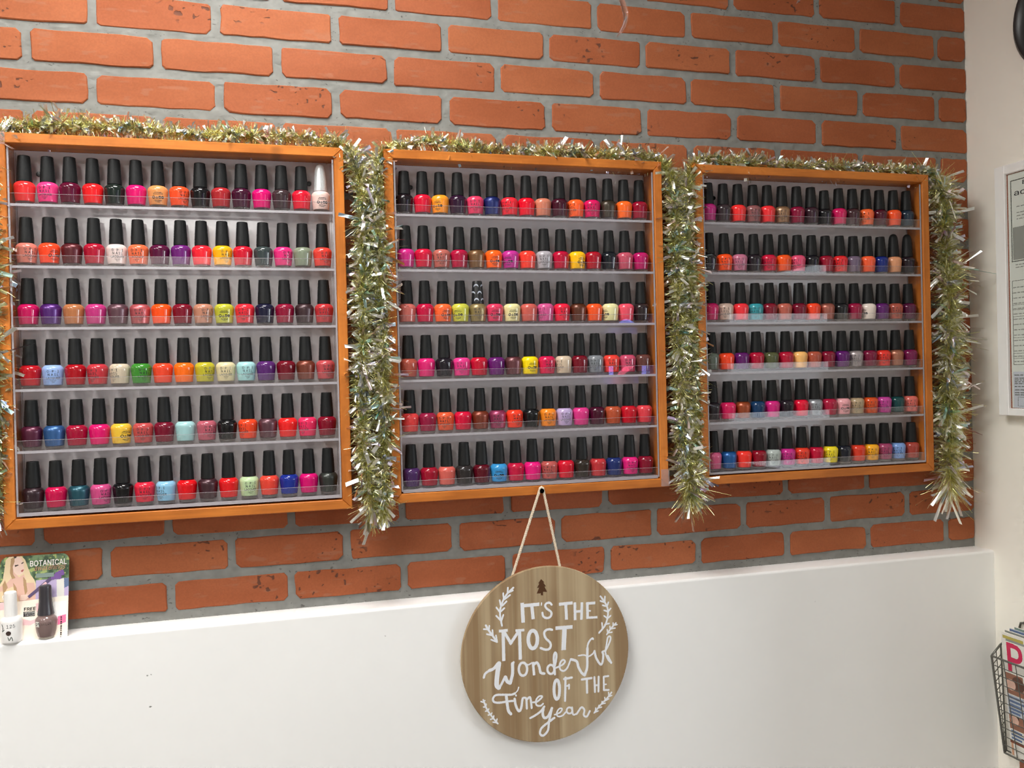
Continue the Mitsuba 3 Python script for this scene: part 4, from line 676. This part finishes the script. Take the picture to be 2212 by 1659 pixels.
ck = thing('wall_clock', 'round wall clock with a black rim on the cream wall, above the document frame', 'clock')
CY, CZc, CR = -0.2848, 2.2465, 0.126
def face_to_wall(m):
    v = np.array(m.vertices); return trimesh.Trimesh(np.stack([RX - v[:, 2], CY + v[:, 0], CZc + v[:, 1]], 1), m.faces[:, ::-1], process=False)
part(ck, 'rim', face_to_wall(lathe([(0, .0005), (CR - .004, .0005), (CR, .004), (CR + .0005, .012), (CR - .002, .021), (CR - .009, .0265), (CR - .018, .0250), (CR - .026, .0185), (CR - .0295, .0125), (CR - .030, .009), (0, .009)], 72)), 'm_black', 35, 'glossy black rim')
part(ck, 'face', face_to_wall(lathe([(0, .0092), (CR - .0300, .0092), (CR - .0300, .0100), (0, .0100)], 60)), INK['sage'], label='pale greenish dial')
for k in range(12):
    a = k * math.pi / 6; q = LineString([(.078 * math.sin(a), .078 * math.cos(a)), (.088 * math.sin(a), .088 * math.cos(a))]).buffer(.0014, cap_style=2)
    part(ck, 'hour_mark', face_to_wall(trimesh.creation.extrude_polygon(q, .0006, engine='earcut').apply_translation([0, 0, .0101])), 'm_print')
for a, l in ((5.2, .048), (1.3, .072)):
    q = LineString([(-.01 * math.sin(a), -.01 * math.cos(a)), (l * math.sin(a), l * math.cos(a))]).buffer(.0022, cap_style=2)
    part(ck, 'hand', face_to_wall(trimesh.creation.extrude_polygon(q, .0010, engine='earcut').apply_translation([0, 0, .0125])), 'm_print')

mr = thing('magazine_rack', 'grey wire magazine rack against the cream wall, holding magazines', 'magazine rack')
F0, B0, Fb, Bb = np.array((2.0130, -.1025, .8370)), np.array((2.0640, -.0775, .8500)), np.array((2.0470, -.0998, .6085)), np.array((2.0640, -.0880, .6070))
FAR = np.array((0, -.30, 0))
MIR = lambda p: np.array((p[0], -.50 - p[1], p[2]))
def wire(*pts, r=.0018, s=7): return tube(np.array(pts), r, s)
thick = [wire(B0, F0, Fb, r=.0026), wire(MIR(B0), MIR(F0), MIR(Fb), r=.0026), wire(F0, MIR(F0), r=.0024), wire(Fb, MIR(Fb), r=.0022), wire(B0, Bb, r=.0018), wire(MIR(B0), MIR(Bb), r=.0018), wire(Bb, Fb, r=.0018), wire(MIR(Bb), MIR(Fb), r=.0018), wire(Bb, MIR(Bb), r=.0018)]
pk = np.array((2.064, -.135, .9150)); thick += [wire(B0 + (0, -.052, .048), pk, pk + (0, -.05, .018), MIR(pk) + (0, .05, .018), MIR(pk), MIR(B0), r=.0026), wire(B0, B0 + (0, -.052, .048), r=.0022)]
part(mr, 'frame', join(thick), 'm_wire', True, 'thick grey frame wires')
def at(t, a, b): return a + (b - a) * t
k = 11
for q in range(1, k):
    t = q / k; a, b = at(t, F0, Fb), at(t, B0, Bb)
    part(mr, 'cross_wire', join([wire(b, a, r=.0010, s=5), wire(a, MIR(a), r=.0010, s=5), wire(MIR(a), MIR(b), r=.0010, s=5)]), 'm_wire', True)
for q in range(1, 9):
    y = -.1025 - q * .033; part(mr, 'upright_wire', wire((F0[0], y, F0[2]), (Fb[0], y, Fb[2]), r=.0010, s=5), 'm_wire', True)
part(mr, 'upright_wire', wire(at(.5, F0, B0), at(.5, Fb, Bb), r=.0010, s=5), 'm_wire', True)
part(mr, 'post', rbox(2.048, 2.0665, -.156, -.138, 0.0, .6085, .002), INK['brown'], label='dark brown post to the floor')
def mag_frame(t0, b0, th):
    """cover plane: u along the rack away from the brick wall, v down the cover"""
    t0, b0 = np.array(t0), np.array(b0); d = (b0 - t0) / np.linalg.norm(b0 - t0); nv = np.cross([0, -1, 0], d); nv = nv / np.linalg.norm(nv); nv = nv if nv[0] < 0 else -nv
    return lambda u, v, h: t0 + np.asarray(u)[:, None] * np.array([0, -1.0, 0]) + np.asarray(v)[:, None] * d + np.asarray(h)[:, None] * nv
mg = thing('magazine', 'front magazine in the wire rack, white cover with a big red title and small photos', 'magazine', None)
MF = mag_frame((2.0265, -.1165, .8955), (2.0500, -.1165, .6120), 0); MH = 0.2845
part(mg, 'pages', flat_print(sbox(0, 0, .205, MH), MF, -.0042, .0042), INK['paper'], label='white cover and page block')
def mp_(name, poly, col, lift=.0001, label=None): part(mg, name, flat_print(poly, MF, lift, .0001), INK[col], label=label)
pt, pf = text_poly('People', 0.062, True)
mpx = pt[:, 0] * 0.92 + .006; mpv = .084 - pt[:, 1] * 1.0
part(mg, 'title', trimesh.Trimesh(MF(mpx, mpv, np.full(len(pt), .0003)), pf[:, ::-1], process=False), INK['red'], label='large red title letters')
mp_('strip', sbox(.004, .006, .060, .013), 'yellow', label='small printed strip at the top')
mp_('strip', sbox(.012, .013, .080, .018), 'docgrey')
mp_('cover_photo', sbox(.003, .092, .050, .140), 'photo', label='printed photo of two faces')
mp_('cover_photo', Point(.036, .112).buffer(.017, 6), 'photo2', .0002)
mp_('cover_photo', Point(.016, .118).buffer(.013, 6), 'skin', .0003)
mp_('cover_text', sbox(.003, .142, .052, .188), 'docblue', label='block of blue cover text')
mp_('cover_text', unary_union([sbox(.005, z, .005 + w, z + .005) for z, w in ((.145, .04), (.154, .045), (.163, .036), (.172, .042), (.180, .03))]), 'blue', .0002)
mp_('cover_photo', sbox(.003, .189, .050, .222), 'photo', label='printed photo of a couple')
mp_('cover_photo', Point(.018, .200).buffer(.011, 6), 'skin', .0003)
mp_('cover_photo', sbox(.008, .189, .030, .196), 'dark', .0002)
mp_('cover_text', unary_union([sbox(.005, z, .005 + w, z + .005) for z, w in ((.225, .03), (.233, .035), (.241, .028))]), 'blue')
mp_('cover_photo', sbox(.055, .088, .200, .275), 'sage', label='large pale cover picture')
mp_('strip', sbox(.0, .249, .205, .256), 'brown', .0002); mp_('strip', sbox(.002, .256, .008, .2845), 'bronze', .0002)
for q in range(3):
    m2 = thing('magazine', ('second', 'third', 'rearmost')[q] + ' magazine from the front in the wire rack, only its grey page edges show', 'magazine')
    G2 = mag_frame((2.0265 + .0075 * (q + 1), -.1205 - .006 * q, .8990 + .004 * q), (2.0500 + .0048 * (q + 1), -.1205 - .006 * q, .6130), 0)
    part(m2, 'pages', flat_print(sbox(0, 0, .20, .284), G2, -.0040, .0040), INK[('paper', 'docblue', 'paper')[q]])
    part(m2, 'cover', flat_print(sbox(0, 0, .20, .284), G2, .0001, .0003), INK[('docgrey', 'blue', 'grey')[q]])

# clear tape that holds the garlands
for nm, c0, c1 in (('clear tape strip across the bottom right corner of the middle wooden frame', (1.2195, 1.2655), (1.2385, 1.3010)), ('clear tape strip across the top left corner of the left wooden frame', (-0.004, 1.9195), (0.0150, 1.9405))):
    t = thing('tape_strip', nm, 'tape', 'tape strips on the frames')
    part(t, 'film', bx(c0[0], c1[0], YF - .0007, YF - .0004, c0[1], c1[1]), 'm_tape')

# ------------------------------------------------------------------ clear ornaments hanging before the bricks
for j, (dx, dz, sc, nm) in enumerate(((0, 0, 1.0, 'clear curved plastic icicle ornament hanging in front of the bricks, nearer the middle'), (0.3505, .0890, 0.8, 'clear plastic ornament, only its pointed tip in view, right of the curved one'))):
    t = thing('icicle_ornament', nm, 'ornament')
    c = curve([(1.0211, 2.0718), (1.0281, 2.0802), (1.0361, 2.0938), (1.0394, 2.1082), (1.0369, 2.1221), (1.0324, 2.135), (1.0262, 2.148), (1.020, 2.160)], 6)
    o = c[0].copy(); c = o + (c - o) * sc
    w = np.interp(np.linspace(0, 1, len(c)), [0, .15, .5, .9, 1], [.0004, .0022, .0046, .0046, .0012]) * sc
    part(t, 'body', tube(np.c_[c[:, 0] + dx, np.full(len(c), -.35), c[:, 1] + dz], w, 14), 'm_glass', True)
    part(t, 'thread', tube([(c[-1, 0] + dx, -.35, c[-1, 1] + dz - .001), (c[-1, 0] + dx, -.35, CEIL)], .0004, 5), 'm_acrylic_edge', True, 'thin clear thread')
